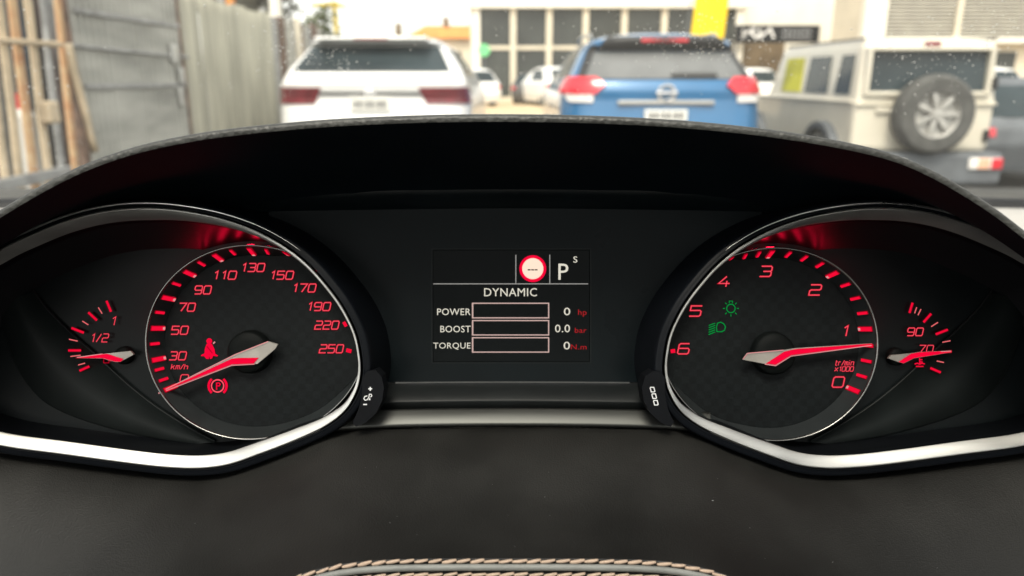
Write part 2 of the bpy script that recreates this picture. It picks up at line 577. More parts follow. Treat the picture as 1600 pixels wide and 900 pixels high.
def wheel(name, parent, x, y, z, r, w, spokes=8, rim_m=None, outward=1, axis='x'):
    mb = MB()
    prof = [(r * .58, -w / 2), (r * .9, -w / 2), (r * .98, -w * .36), (r, -w * .2), (r, w * .2), (r * .98, w * .36), (r * .9, w / 2), (r * .58, w / 2)]
    mb.lathe(prof + [prof[0]], 36, axis, (x, y, z))
    t = smooth_by_angle(mb.build(name, M['tyre'], parent), 40)
    rb = MB()
    h = w * .42 * outward
    rb.lathe([(r * .60, h * 1.12), (r * .55, h), (r * .52, h * .5), (r * .14, h * .35), (r * .001, h * .35)], 32, axis, (x, y, z))
    for i in range(spokes):
        a = 2 * PI * i / spokes
        if axis == 'y':
            rot = Matrix.Rotation(-a, 3, 'Y')
            rb.box(Vector((x, y + h * .75, z)) + rot @ Vector((r * .33, 0, 0)), (r * .46, abs(h) * .5, r * .13), rot=rot, bev=.006)
        else:
            rot = Matrix.Rotation(a, 3, 'X')
            rb.box(Vector((x + h * .75, y, z)) + rot @ Vector((0, r * .33, 0)), (abs(h) * .5, r * .46, r * .13), rot=rot, bev=.006)
    rb.lathe([(r * .14, h * .4), (r * .14, h * 1.1), (r * .001, h * 1.15)], 16, axis, (x, y, z))
    rim = rb.build('rim', rim_m or M['alloy'], t)
    smooth_by_angle(rim, 30)
    return t

def four_wheels(parent, hw, y1, y2, r, w=.22):
    for sx in (-1, 1):
        for y in (y1, y2):
            wheel('wheel', parent, sx * (hw - w / 2 + .01), y, r, r, w, outward=sx)

def plate(parent, x, y, z, w=.36, h=.13, marks=True):
    p = MB().box((x, y, z), (w, .012, h), bev=.005).build('number_plate', M['plate_white'], parent)
    if marks:
        for i in range(6):
            MB().box((x + (i - 2.5 + (.25 if i > 3 else 0) - (.25 if i < 2 else 0)) * w * .125, y - .008, z), (w * .075, .004, h * .5)).build('plate_mark', M['plate_dark'], p)
    return p

# ---- white crossover
wc = empty('parked_car', (-1.315, 7.08, 0), 'white crossover parked beside the corrugated fence with slim dark red tail lights', 'car', group='cars parked ahead')
B = Body([(.28, .12, 4.25, .80, .2), (.45, .02, 4.42, .87, .26), (.72, .0, 4.46, .885, .28), (.93, .03, 4.40, .885, .28), (1.03, .05, 4.1, .875, .27), (1.11, .03, 3.5, .86, .26),
          (1.17, .02, 3.3, .845, .24), (1.23, .08, 3.15, .825, .22), (1.29, .14, 3.05, .80, .2), (1.42, .31, 2.75, .71, .2), (1.51, .40, 2.5, .64, .2), (1.545, .30, 2.42, .61, .2), (1.565, .30, 2.3, .585, .2), (1.585, .42, 2.1, .53, .25), (1.60, .7, 1.8, .40, .3)], bow=.05)
wc.scale.x = 1.04
B.mesh('body', M['white_paint'], wc)
B.patch('rear_window', M['car_glass'], wc, 1.275, 1.50, lambda z: -.705 + (z - 1.275) * .5, lambda z: .705 - (z - 1.275) * .5)
for sg in (-1, 1):
    B.patch('tail_light', M['dark_red_lens'], wc, .985, 1.135, lambda z: sg * (.50 - (z - .985) * .45), lambda z: sg * 1.06, nz=6)
    B.patch('side_window', M['car_glass'], wc, 1.24, 1.50, lambda z: sg * (1.05 - (z - 1.24) * .1), lambda z: sg * (2.6 - (z - 1.24) * 1.2), nz=5)
B.patch('boot_recess', M['plate_dark'], wc, 1.068, 1.095, -.46, .46, off=.006, nz=3)
gl = MB().lathe([(.055, -.02), (.05, -.03), (.001, -.032)], 20, 'y', (0, .0, 1.085)).build('badge', M['car_chrome'], wc)
plate(wc, 0, -.038, .985, .36, .13)
B.patch('bumper_panel', M['grey_plastic'], wc, .30, .50, -.75, .75)
sp = MB().box((.0, .28, 1.575), (1.02, .20, .03), bev=.012).build('spoiler', M['white_paint'], wc)
MB().box((.0, .175, 1.57), (.30, .012, .018)).build('brake_light', M['dark_red_lens'], sp)
four_wheels(wc, .86, .85, 3.5, .34)

# ---- blue crossover
bc = empty('parked_car', (1.42, 7.05, 0), 'bright blue crossover with red wraparound tail lights and a round chrome badge', 'car', group='cars parked ahead')
B = Body([(.28, .12, 4.3, .84, .2), (.46, .02, 4.5, .905, .24), (.75, .0, 4.52, .92, .28), (.90, .03, 4.46, .92, .3), (1.02, .05, 4.2, .915, .32), (1.10, .05, 3.6, .905, .32), (1.17, .08, 3.4, .87, .26),
          (1.22, .12, 3.3, .835, .22), (1.46, .34, 2.7, .715, .2), (1.52, .26, 2.6, .675, .2), (1.565, .24, 2.5, .62, .22), (1.60, .28, 2.4, .52, .3), (1.625, .40, 2.25, .38, .3), (1.64, .7, 2.0, .22, .2)], bow=.06)
bc.scale.x = 1.04
B.mesh('body', M['blue_paint'], bc)
B.patch('rear_window', M['car_glass_pale'], bc, 1.205, 1.45, lambda z: -.715 + (z - 1.2) * .42, lambda z: .715 - (z - 1.2) * .42)
for sg in (-1, 1):
    B.patch('window_surround', M['black_plastic'], bc, 1.19, 1.52, lambda z: sg * (.722 - (z - 1.2) * .42), lambda z: sg * (.80 - (z - 1.2) * .40), off=.009)
    B.patch('tail_light', M['red_lens'], bc, 1.075, 1.215, lambda z: sg * (.53 + abs(z - 1.15) * 1.3), lambda z: sg * (1.12 - (z - 1.07) * .5), off=.03, nz=6)
    B.patch('reverse_lamp', M['white_lens'], bc, 1.00, 1.07, lambda z: sg * .64, lambda z: sg * (.86 + (z - 1) * 1.2), off=.022, nz=4)
    B.patch('side_window', M['car_glass'], bc, 1.22, 1.52, lambda z: sg * (1.12 - (z - 1.2) * .2), lambda z: sg * (2.7 - (z - 1.2) * 1.4), nz=5)
    MB().tube([(sg * .60, .75, 1.60), (sg * .61, .85, 1.645), (sg * .61, 2.0, 1.655), (sg * .60, 2.2, 1.61)], .016, 8).build('roof_rail', M['alloy'], bc)
sp = B.patch('spoiler', M['black_plastic'], bc, 1.475, 1.585, lambda z: -.60 + (z - 1.47) * .75, lambda z: .60 - (z - 1.47) * .75, off=.012)
MB().box((0, .185, 1.555), (.42, .02, .03), bev=.006).build('brake_light', M['red_lens'], sp)
B.patch('wiper', M['black_plastic'], bc, 1.215, 1.245, lambda z: .05, lambda z: .46, off=.03, nz=2)
bd = MB().lathe([(.062, -.015), (.085, -.03), (.085, -.045), (.062, -.045), (.055, -.03)], 28, 'y', (0, .0, 1.085)).box((0, -.045, 1.085), (.19, .02, .032), bev=.006)
smooth_by_angle(bd.build('badge', M['car_chrome'], bc), 40)
MB().box((.0, -.025, 1.00), (.86, .04, .04), bev=.012).build('chrome_strip', M['alloy'], bc)
plate(bc, 0, -.06, .885, .38, .11)
B.patch('bumper_panel', M['grey_plastic'], bc, .30, .62, -.85, .85)
four_wheels(bc, .90, .9, 3.6, .36)

# ---- boxy 4x4
jc = empty('off_roader', (3.83, 7.05, 0), 'boxy cream off roader with an exposed spare wheel on its back door', 'car', group='cars parked ahead')
B = Body([(.56, .02, 3.35, .64, .05), (.60, .0, 3.38, .65, .05), (.98, .0, 3.36, .652, .05), (1.00, .0, 3.3, .655, .05), (1.02, .0, 2.45, .648, .05), (1.08, .005, 2.40, .645, .05),
          (1.47, .04, 2.17, .615, .05), (1.50, .045, 2.15, .613, .05), (1.535, .06, 2.12, .60, .07), (1.556, .10, 2.08, .57, .1)], bow=.0)
B.mesh('body', M['cream_paint'], jc, nz=24)
B.patch('rear_window', M['car_glass'], jc, 1.10, 1.455, lambda z: -.555, lambda z: .515, off=.006)
wf = MB()
for (a, b_, c_, d_) in ((-.60, -.555, 1.06, 1.49), (.515, .56, 1.06, 1.49), (-.5549, .5149, 1.455, 1.49), (-.5549, .5149, 1.06, 1.10)):
    wf.box(((a + b_) / 2, -.0, (c_ + d_) / 2), (b_ - a, .08, d_ - c_), bev=.012)
wf.build('window_frame', M['cream_paint'], jc)
for sg in (-1, 1):
    for (y0, y1) in ((.16, .50), (.68, 1.28), (1.40, 1.98)):
        z0, z1 = 1.07, 1.43
        mb = MB()
        xo = lambda z: sg * (.652 - (z - 1.02) * .075 + .006)
        mb.add([(xo(z0), y0, z0), (xo(z0), y1, z0), (xo(z1), y1 - .05, z1), (xo(z1), y0 + .02, z1)], [(0, 1, 2, 3)])
        mb.add([(xo(z0) - sg * .02, y0, z0), (xo(z0) - sg * .02, y1, z0), (xo(z1) - sg * .02, y1 - .05, z1), (xo(z1) - sg * .02, y0 + .02, z1)], [(3, 2, 1, 0)])
        mb.f += [(0, 1, 5, 4), (1, 2, 6, 5), (2, 3, 7, 6), (3, 0, 4, 7)]; mb.m += [0] * 4
        mb.build('side_window', M['lime'] if (y0 > 1.3 and sg < 0) else M['car_glass'], jc)
    MB().box((sg * .665, 1.35, 1.005), (.03, 2.6, .018), bev=.005).build('side_crease', M['cream_paint'], jc)
    MB().box((sg * .60, 1.05, 1.565), (.02, 1.95, .022), bev=.006).build('roof_gutter', M['black_plastic'], jc)
    for y in (.62, 2.75):
        fl = MB()
        pr = []
        for i in range(13):
            a = PI * i / 12
            pr.append((y - .43 * math.cos(a), .34 + .42 * math.sin(a)))
        for xa, xb in ((sg * .60, sg * .735),):
            fl.grid([[(xa, p[0], p[1] + .05) for p in pr], [(xb, p[0], p[1] + .04) for p in pr], [(xb, p[0], p[1] - .02) for p in pr], [(xa, p[0], p[1] - .03) for p in pr]], closed=False)
        fl.build('fender_flare', M['grey_plastic'], jc)
MB().box((.0, -.012, .985), (1.30, .03, .018), bev=.005).build('door_crease', M['cream_paint'], jc)
MB().box((0, .03, 1.515), (.13, .07, .05), bev=.01).build('brake_light', M['dark_red_lens'], jc)
MB().box((.60, -.01, 1.17), (.05, .05, .11), bev=.012).build('door_hinge', M['black_plastic'], jc)
MB().box((.60, -.01, .70), (.05, .05, .11), bev=.012).build('door_hinge', M['black_plastic'], jc)
MB().box((-.38, -.012, .93), (.16, .03, .05), bev=.01).build('door_handle', M['cream_paint'], jc)
MB().box((0, -.02, .40), (1.46, .24, .30), bev=.04).build('rear_bumper', M['grey_plastic'], jc)
for sg in (-1, 1):
    t_ = MB().box((sg * .55, -.145, .455), (.30, .03, .105), bev=.01).build('tail_light', M['white_lens'], jc)
    MB().box((sg * .655, -.155, .455), (.10, .03, .098), bev=.01).build('stop_lens', M['red_lens'], t_)
    MB().box((sg * .535, -.155, .455), (.11, .03, .098), bev=.01).build('indicator_lens', M['orange_lens'], t_)
plate(jc, -.33, -.15, .42, .30, .14, marks=False)
wheel('spare_wheel', jc, .0, -.14, .90, .355, .20, spokes=7, outward=-1, axis='y')
four_wheels(jc, .72, .62, 2.75, .345, .2)

# ---- small far cars before the showroom
def far_car(x, y, rz, paint, label, h=1.5):
    c = empty('parked_car', (x, y, .004), label, 'car', rot=(0, 0, rz), group='small cars by the showroom')
    k = h / 1.5
    b = Body([(.2, .1, 4.2, .8, .2), (.5, .0, 4.3, .86, .25), (.85 * k, .03, 4.2, .86, .28), (.93 * k, .1, 3.3, .84, .28), (1.3 * k, .45, 2.6, .68, .2), (1.44 * k, .6, 2.3, .58, .25), (h, 1.0, 1.9, .4, .3)], bow=.06)
    b.mesh('body', paint, c, nz=12)
    b.patch('rear_window', M['car_glass'], c, .97 * k, 1.38 * k, lambda z: -.62 + (z - 1) * .25, lambda z: .62 - (z - 1) * .25, nz=4, nq=6)
    for sg in (-1, 1):
        b.patch('side_window', M['car_glass'], c, .97 * k, 1.38 * k, lambda z: sg * 1.15, lambda z: sg * (2.7 - (z - 1)), nz=4, nq=6)
        b.patch('tail_light', M['red_lens'], c, .72 * k, .84 * k, lambda z: sg * .6, lambda z: sg * .98, nz=2, nq=5)
    four_wheels(c, .84, .8, 3.3, .32)
    return c
far_car(-1.15, 33, R(28), M['white_paint'], 'white car parked before the showroom next to the green sign', 1.62)
far_car(.75, 36, R(-12), M['plate_dark'], 'dark grey car standing close to the showroom glass', 1.45)
far_car(2.35, 33.5, R(20), M['white_paint'], 'white car before the showroom, half hidden by the blue crossover', 1.7)
far_car(10.2, 30.5, R(15), M['white_paint'], 'white car behind the blue crossover under the black sign', 1.6)
far_car(15.5, 24, R(0), M['white_paint'], 'white car beyond the off roader below the yellow board', 1.55)
gcar = far_car(5.95, 8.35, R(0), M['grey_plastic'], 'dark grey low car parked right beside the cream off roader', 1.22)
gcar['group'] = 'cars parked ahead'

# ================================================================== buildings
BY = 40.0
sr = empty('showroom_building', (4.8, BY, 0), 'glass fronted showroom with white columns and a grid of dark panes', 'building')
def bbox_part(name, m, parent, x0, x1, y0, y1, z0, z1, off=(4.8, BY, 0), bev=0):
    return MB().box(((x0 + x1) / 2 - off[0], (y0 + y1) / 2 - off[1], (z0 + z1) / 2 - off[2]), (x1 - x0, y1 - y0, z1 - z0), bev=bev).build(name, m, parent)
bbox_part('roof_slab', M['render_white'], sr, -2.2, 12.0, BY - .3, BY + 9, 4.62, 4.92)
bbox_part('upper_wall', M['render_white'], sr, -2.1, 11.9, BY + .3, BY + 9, 4.92, 5.6)
bbox_part('side_wall', M['render_cream'], sr, -2.15, -1.85, BY + .31, BY + 9, 0, 4.62)
bbox_part('side_wall', M['render_cream'], sr, 11.55, 11.85, BY + .31, BY + 9, 0, 4.62)
bbox_part('back_wall', M['shed_dark'], sr, -1.85, 11.55, BY + 8.6, BY + 8.9, 0, 4.62)
mxs = [-1.84, .06, 1.9, 3.76, 5.73, 7.77, 9.75, 11.62]
for i, x in enumerate(mxs):
    w = .42 if i in (0, len(mxs) - 1) else .30
    bbox_part('column' if i in (0, len(mxs) - 1) else 'mullion', M['render_white'] if i in (0, len(mxs) - 1) else M['render_cream'], sr, x - w / 2, x + w / 2, BY - .12, BY + .3, 0, 4.62, bev=.02)
for i in range(len(mxs) - 1):
    a, b_ = mxs[i] + .16, mxs[i + 1] - .16
    bbox_part('transom', M['render_cream'], sr, a, b_, BY - .02, BY + .2, 2.62, 2.80)
    for (z0, z1) in ((.25, 2.62), (2.8, 4.62)):
        bbox_part('pane', M['window_dark'], sr, a, b_, BY + .06, BY + .1, z0, z1)
    bbox_part('plinth', M['render_cream'], sr, a, b_, BY - .02, BY + .2, 0, .25)
gs = empty('green_sign', (-1.30, 36, 0), 'small round green sign on a post in front of the showroom column', 'sign')
MB().lathe([(.001, -.03), (.26, -.03), (.28, 0), (.26, .03), (.001, .03)], 24, 'y', (0, 0, 2.45)).build('sign_disc', M['sign_green'], gs)
MB().tube([(0, .05, 0), (0, .05, 2.7)], .04, 8).build('post', M['grey_plastic'], gs)

# white building with the black sign
wb = empty('white_building', (14.3, 41, 0), 'plain white building to the right of the glass showroom', 'building')
off = (14.3, 41, 0)
bbox_part('wall', M['render_white'], wb, 12.1, 19.0, 41, 48, 0, 9, off)
bbox_part('doorway', M['brown_wall'], wb, 12.2, 14.35, 40.9, 41.0, 0, 3.0, off)
bbox_part('roof_coping', M['render_cream'], wb, 12.0, 19.1, 40.85, 48.1, 9, 9.2, off)
ks = empty('shop_sign', (13.45, 39.6, 0), 'long black sign board with white letters and two grey text lines', 'sign')
zc = 3.36
MB().box((0, 0, zc), (4.28, .12, .84), bev=.02).build('sign_board', M['sign_black'], ks)
for x in (-2.0, 2.0):
    MB().tube([(x, .04, 0), (x, .04, zc - .40)], .05, 8).build('sign_post', M['grey_plastic'], ks)
MB().box((.08, -.064, zc), (.03, .01, .8)).build('divider', M['black_plastic'], ks)

def ribbon2d(pts, hw, closed=False):
    """mitred flat ribbon in 2D, returns (verts, quads)"""
    P = [np.array(p, float) for p in pts]
    m = len(P)
    vs_, fs = [], []
    for i in range(m):
        if closed:
            a, b_, c_ = P[i - 1], P[i], P[(i + 1) % m]
        else:
            a, b_, c_ = P[max(i - 1, 0)], P[i], P[min(i + 1, m - 1)]
        d1 = b_ - a if np.linalg.norm(b_ - a) > 1e-9 else c_ - b_
        d2 = c_ - b_ if np.linalg.norm(c_ - b_) > 1e-9 else b_ - a
        d1 = d1 / np.linalg.norm(d1); d2 = d2 / np.linalg.norm(d2)
        n1 = np.array((-d1[1], d1[0])); n2 = np.array((-d2[1], d2[0]))
        n = n1 + n2
        ln = np.linalg.norm(n)
        n = n1 if ln < .2 else n / ln
        k = hw / max(.45, float(np.dot(n, n1)))
        vs_ += [b_ + n * k, b_ - n * k]
    seg = m if closed else m - 1
    for i in range(seg):
        j = (i + 1) % m
        fs.append((2 * i, 2 * i + 1, 2 * j + 1, 2 * j))
    return vs_, fs

def sign_stroke(name, strokes, x0, z0, sx, sz, hw, m, parent, y):
    mb = MB()
    for q, st in enumerate(strokes):
        v, f = ribbon2d([(x0 + p[0] * sx, z0 + p[1] * sz) for p in st], hw)
        mb.add([(p[0], y - q * .004, p[1]) for p in v], f)
    return mb.build(name, m, parent, fix=False)
sign_stroke('sign_logo', [[(0, 0), (0, 1), (0, .45), (.34, 1), (.26, .55), (.44, 0)], [(.44, 0), (.52, 0.35), (.52, 1)], [(.52, .0), (.86, 1), (1.0, 0)]], -1.72, zc - .2, 1.55, .44, .065, M['sign_white'], ks, -.066)
for dz in (.13, -.13):
    for i in range(7):
        MB().box((.32 + i * .215, -.064, zc + dz), (.17, .01, .13)).build('sign_text', M['sign_grey'], ks)

# louvred building on the right
lb = empty('louvred_building', (20, 30, 0), 'cream building with a wide band of grey horizontal louvres', 'building')
off = (20, 30, 0)
bbox_part('wall', M['render_cream'], lb, 13.5, 34, 30.3, 33, 0, 8.2, off)
bbox_part('column', M['render_white'], lb, 13.45, 14.3, 29.9, 30.29, 0, 8.2, off)
bbox_part('louvre_back', M['louvre_gap'], lb, 14.35, 34, 30.2, 30.29, 2.75, 5.1, off)
for i in range(17):
    z = 2.8 + i * .135
    MB().box((24.2 - 20, 30.12 - 30, z), (19.6, .16, .09), rot=Matrix.Rotation(R(-18), 3, 'X')).build('louvre_slat', M['louvre'], lb)
bbox_part('louvre_post', M['render_cream'], lb, 16.95, 17.15, 29.9, 30.02, 2.7, 5.1, off)
bbox_part('cornice', M['render_white'], lb, 14.35, 34, 29.85, 30.2, 2.5, 2.72, off)
for i in range(7):
    x = 15.2 + i * 2.6
    bbox_part('window', M['window_dark'], lb, x, x + 1.9, 30.25, 30.31, .6, 2.2, off)

# orange roofed house
oh = empty('orange_roof_house', (-4.2, 52, 0), 'low white house with an orange tiled roof beside the showroom', 'house')
off = (-4.2, 52, 0)
bbox_part('wall', M['render_cream'], oh, -7, -2.6, 52, 58, 0, 3.8, off)
rf = MB().add([(-3.0, -.4, 3.75), (1.8, -.4, 3.75), (1.8, 6.4, 3.75), (-3.0, 6.4, 3.75), (-1.9, 3, 4.75), (1.8, 3, 4.75)], [(0, 1, 5, 4), (2, 3, 4, 5), (3, 0, 4), (1, 2, 5), (3, 2, 1, 0)]).build('roof', M['roof_tile'], oh)
MB().box((-.4, 2.6, 4.85), (.4, .4, .8)).build('chimney', M['brown_wall'], rf)
bbox_part('window', M['window_dark'], oh, -6.8, -5.6, 51.95, 52.0, 1.6, 2.9, off)
bbox_part('window', M['window_dark'], oh, -4.6, -3.4, 51.95, 52.0, 1.6, 2.9, off)
wh = empty('far_house', (-10, 60, 0), 'pale far house with a small chimney behind the white crossover', 'house')
off = (-10, 60, 0)
bbox_part('wall', M['render_white'], wh, -15, -7.5, 60, 66, 0, 3.9, off)
rf = MB().add([(-5.2, -.3, 3.9), (2.7, -.3, 3.9), (2.7, 6.3, 3.9), (-5.2, 6.3, 3.9), (-4, 3, 4.7), (1.5, 3, 4.7)], [(0, 1, 5, 4), (2, 3, 4, 5), (3, 0, 4), (1, 2, 5), (3, 2, 1, 0)]).build('roof', M['render_white'], wh)
MB().box((1.0, 2, 4.9), (.45, .45, .9)).build('chimney', M['brown_wall'], rf)

# yellow banner flag
yb = empty('yellow_banner', (7.05, 28.5, 0), 'tall bright yellow leaning banner rising behind the blue crossover', 'banner')
rows = []
for i in range(13):
    t = i / 12
    z = .6 + 4.4 * t
    cx = -.15 + .085 * (z - 1) + .10 * math.sin(t * 3)
    rows.append([(cx + (j / 8 - .5) * 1.22, .05 * math.sin(j * .8 + t * 3) , z) for j in range(9)])
bn = MB().grid(rows).build('cloth', M['yellow'], yb, smooth=True)
bn.modifiers.new('s', 'SOLIDIFY').thickness = .02
MB().tube([(-.86, 0, 0), (-.68, 0, 2.5), (-.50, 0, 5.05)], .03, 8).build('pole', M['grey_plastic'], yb)
yd = empty('yellow_board', (18.2, 27.0, 0), 'small yellow board on a post behind the off roader', 'sign')
MB().box((0, 0, 1.95), (.5, .06, .7), bev=.02).build('board', M['yellow'], yd)
MB().tube([(0, .06, 0), (0, .06, 2.2)], .04, 8).build('post', M['grey_plastic'], yd)

# T-shaped yellow post
tp = empty('street_post', (-5.62, 25, 0), 'yellow T-shaped post standing against the white sky', 'post')
MB().tube([(0, 0, 0), (0, 0, 3.55)], .075, 10).build('mast', M['yellow_dull'], tp)
MB().tube([(-.75, 0, 3.42), (.02, 0, 3.46), (.42, 0, 3.36)], [.05, .09, .02], 8).build('arm', M['yellow_dull'], tp)

# ================================================================== left side fences
FX = -3.0
bf = empty('bar_fence', (FX, 4.2, 0), 'rusty tan vertical bar fence on a low concrete wall', 'fence')
MB().box((0, -.55, .22), (.26, 3.2, .44), bev=.02).build('base_wall', M['concrete'], bf)
def bar(name, y, z0, z1, w, m, parent, lean=0.0, x=0.0):
    mb = MB()
    n = 8
    pts = [(x + random.uniform(-.004, .004), y + lean * (i / n) + random.uniform(-.006, .006), z0 + (z1 - z0) * i / n) for i in range(n + 1)]
    mb.tube(pts, w / 2, 6)
    return mb.build(name, m, parent, smooth=True)
for i, y in enumerate((4.10, 4.24, 4.37, 4.50, 4.635, 4.78, 4.93, 5.10)):
    bar('bar', y - 4.2, .42, 2.7, (.05, .045, .05, .05, .055, .05, .045, .05)[i], (M['bar_tan'], M['bar_grey'], M['bar_tan'], M['bar_tan'], M['rust_tan'], M['bar_tan'], M['bar_grey'], M['rust_tan'])[i], bf, lean=.2)
bar('brace', 5.30 - 4.2, .72, 1.44, .05, M['bar_tan'], bf, lean=-.14, x=.05)
MB().tube([(.04, -1.6, 1.42), (.04, .9, 1.43)], .018, 8).build('rail', M['bar_tan'], bf)
MB().box((.03, -.02, .62), (.05, 1.6, .07), bev=.01).build('rail', M['bar_grey'], bf)
bx = MB().box((.06, .62, 1.01), (.09, .11, .14), bev=.02).build('lock_box', M['bar_tan'], bf)

rs = empty('storage_shed', (-4.4, 5.3, 0), 'dark blue and brown shed boards seen between the fence bars', 'shed')
seq = ['shed_dark', 'shed_blue', 'shed_dark', 'shed_brown', 'shed_blue', 'shed_dark', 'shed_blue', 'bar_grey', 'shed_blue', 'shed_blue', 'shed_dark', 'shed_brown', 'bar_grey', 'shed_blue', 'shed_brown', 'shed_dark', 'shed_blue', 'shed_blue']
for i, m_ in enumerate(seq):
    MB().box((random.uniform(-.03, .03), -.2 + i * .20, 1.6), (.06, .19, 3.2), bev=.01).build('board', M[m_], rs)
rb_ = empty('red_white_drum', (-3.97, 6.15, 0), 'white drum with a red cap behind the bar fence', 'drum')
MB().lathe([(.001, 0), (.09, 0), (.09, .92), (.06, .98), (.001, .98)], 20, 'z').build('drum_body', M['plate_white'], rb_)
MB().lathe([(.05, .97), (.055, 1.10), (.001, 1.11)], 16, 'z').build('drum_cap', M['red_lens'], rb_)

# grey ribbed metal gate
gt = empty('metal_gate', (FX, 6.15, 0), 'grey ribbed sheet metal gate with a latch and a thin pipe rail', 'gate')
def ribs(y0, y1, z0, z1, pitch, depth, n_up=1):
    rows = []
    n = int((y1 - y0) / pitch) * 4
    for q in range(n_up + 1):
        z = z0 + (z1 - z0) * q / n_up
        row = []
        for i in range(n + 1):
            y = y0 + (y1 - y0) * i / n
            row.append((depth * (1 if i % 4 in (1, 2) else 0), y, z))
        rows.append(row)
    return rows
for pz in range(4):
    y0 = -.86 + pz * .415
    mb = MB().grid(ribs(y0, y0 + .415, .12, 1.92, .0692, .034))
    o = mb.build('sheet', M['sheet_grey'], gt, fix=False)
    o.location.x = .010 * (pz % 2)
for z in (.62, 1.16, 1.66):
    MB().box((.045, -.03, z), (.02, 1.64, .035), bev=.006).build('cross_bar', M['bar_grey'], gt)
for y, w_, m_ in ((-.90, .05, M['rust']), (.84, .08, M['rust'])):
    MB().box((.0, y, 1.0), (.06, w_, 2.0), bev=.01).build('gate_post', m_, gt)
MB().box((.0, -.03, 1.945), (.11, 1.78, .06), bev=.01).build('top_rail', M['rust'], gt)
MB().box((.0, -.03, .08), (.09, 1.66, .06), bev=.01).build('bottom_rail', M['rust'], gt)
MB().tube([(.05, -1.0, 1.43), (.05, .9, 1.40)], .014, 8).build('pipe', M['bar_grey'], gt)
lt = MB().box((.06, .58, 1.42), (.05, .10, .16), bev=.015).build('latch', M['galv'], gt)
MB().box((.07, .66, 1.24), (.05, .07, .13), bev=.015).build('latch_bolt', M['galv'], lt)
MB().box((.07, .60, 1.06), (.04, .05, .16), bev=.015).build('latch_chain', M['galv'], lt)

# pale corrugated fence
cf = empty('corrugated_fence', (FX, 8.3, 0), 'tall pale corrugated sheet fence next to the white crossover', 'fence')
for i in range(6):
    y0 = -1.24 + i * .44
    mb = MB().grid(ribs(y0, y0 + .44, .03, 1.96 + .02 * (i % 2), .11, .03))
    o = mb.build('sheet', M['sheet_pale'], cf, fix=False)
    o.location.x = .006 * (i % 2)
MB().box((-.05, .08, 1.93), (.05, 2.7, .06), bev=.01).build('top_rail', M['bar_grey'], cf)
for y in (-1.25, .0, 1.36):
    MB().box((-.06, y, 1.02), (.06, .06, 2.04), bev=.008).build('fence_post', M['bar_grey'], cf)
pf = empty('grey_board_fence', (FX + .02, 10.7, 0), 'grey brown board fence beyond the corrugated sheets', 'fence')
for i in range(9):
    MB().box((random.uniform(-.02, .02), -.9 + i * .27, .98 + random.uniform(-.03, .03)), (.05, .262, 1.96), bev=.008).build('board', (M['bar_grey'], M['rust'], M['sheet_grey'])[i % 3], pf)
MB().box((.06, -.10, 1.0), (.10, .10, 2.0), bev=.015).build('post', M['render_cream'], pf)
pp = empty('white_post', (-4.2, 14, 0), 'thick pale post rising above the board fence', 'post')
MB().tube([(0, 0, 0), (0, 0, 4.5)], .11, 12).build('shaft', M['render_white'], pp)
MB().lathe([(.11, 1.9), (.16, 1.85), (.16, 1.7), (.11, 1.65)], 14, 'z').build('collar', M['render_white'], pp)
rp = empty('rust_post', (-4.35, 12.2, 0), 'rust red post behind the corrugated fence', 'post')
MB().box((0, 0, 1.25), (.12, .12, 2.5), bev=.02).build('shaft', M['roof_tile'], rp)

def tree(name, x, y, h, cr, label, lm, n=1500, cz=.68):
    t = empty(name, (x, y, 0), label, 'tree', group='trees behind the fences')
    mb = MB()
    mb.tube([(0, 0, 0), (.05, 0, h * .3), (-.04, .05, h * .6), (0, 0, h * .85)], [.14, .11, .08, .03], 8)
    for i in range(7):
        a = i * 2.4
        z = h * (.35 + .07 * i)
        mb.tube([(0, 0, z), (cr * .4 * math.cos(a), cr * .4 * math.sin(a), z + h * .1), (cr * .75 * math.cos(a), cr * .75 * math.sin(a), z + h * .16)], [.05, .035, .012], 6)
    mb.build('trunk', M['bark'], t, smooth=True)
    lb_ = MB()
    cl = [(random.gauss(0, cr * .42), random.gauss(0, cr * .42), h * cz + random.gauss(0, h * .13)) for _ in range(26)]
    for i in range(n):
        c = random.choice(cl)
        p = Vector((c[0] + random.gauss(0, cr * .17), c[1] + random.gauss(0, cr * .17), c[2] + random.gauss(0, h * .05)))
        u = Vector((random.gauss(0, 1), random.gauss(0, 1), random.gauss(0, 1))).normalized()
        v = u.orthogonal().normalized()
        s_ = random.uniform(.05, .11)
        lb_.add([p - u * s_, p + v * s_ * .5, p + u * s_, p - v * s_ * .5], [(0, 1, 2, 3)])
    o = lb_.build('crown', lm, t, fix=False)
    o['kind'] = 'stuff'
    return t
tree('tree', -5.1, 15.5, 3.5, 1.0, 'dull grey green tree behind the pale post', M['leaf'], 2400, .62)
tree('tree', -4.35, 16.6, 2.6, .6, 'low olive bush-like tree left of the yellow post', M['leaf2'], 1200, .62)
tree('tree', 13.4, 38.7, 2.3, 1.0, 'green tree under the black sign board', M['leaf2'], 900, .6)

# ================================================================== INSIDE: windscreen, dash
# the windscreen is a gently curved sheet sloping from the cowl up to the roof edge
def ws_pt(x, t):
    y = .97 - 1.02 * t - .10 * (x / .72) ** 2
    z = 1.055 + .445 * t
    return Vector((x, y, z))
ws_rows = [[ws_pt(-.74 + 1.48 * j / 24, i / 12) for j in range(25)] for i in range(13)]
ws = MB().grid(ws_rows).build('windscreen', M['windscreen'], None, smooth=True, fix=False)
tag(ws, 'clear sloping windscreen flecked with small water drops', 'windscreen')

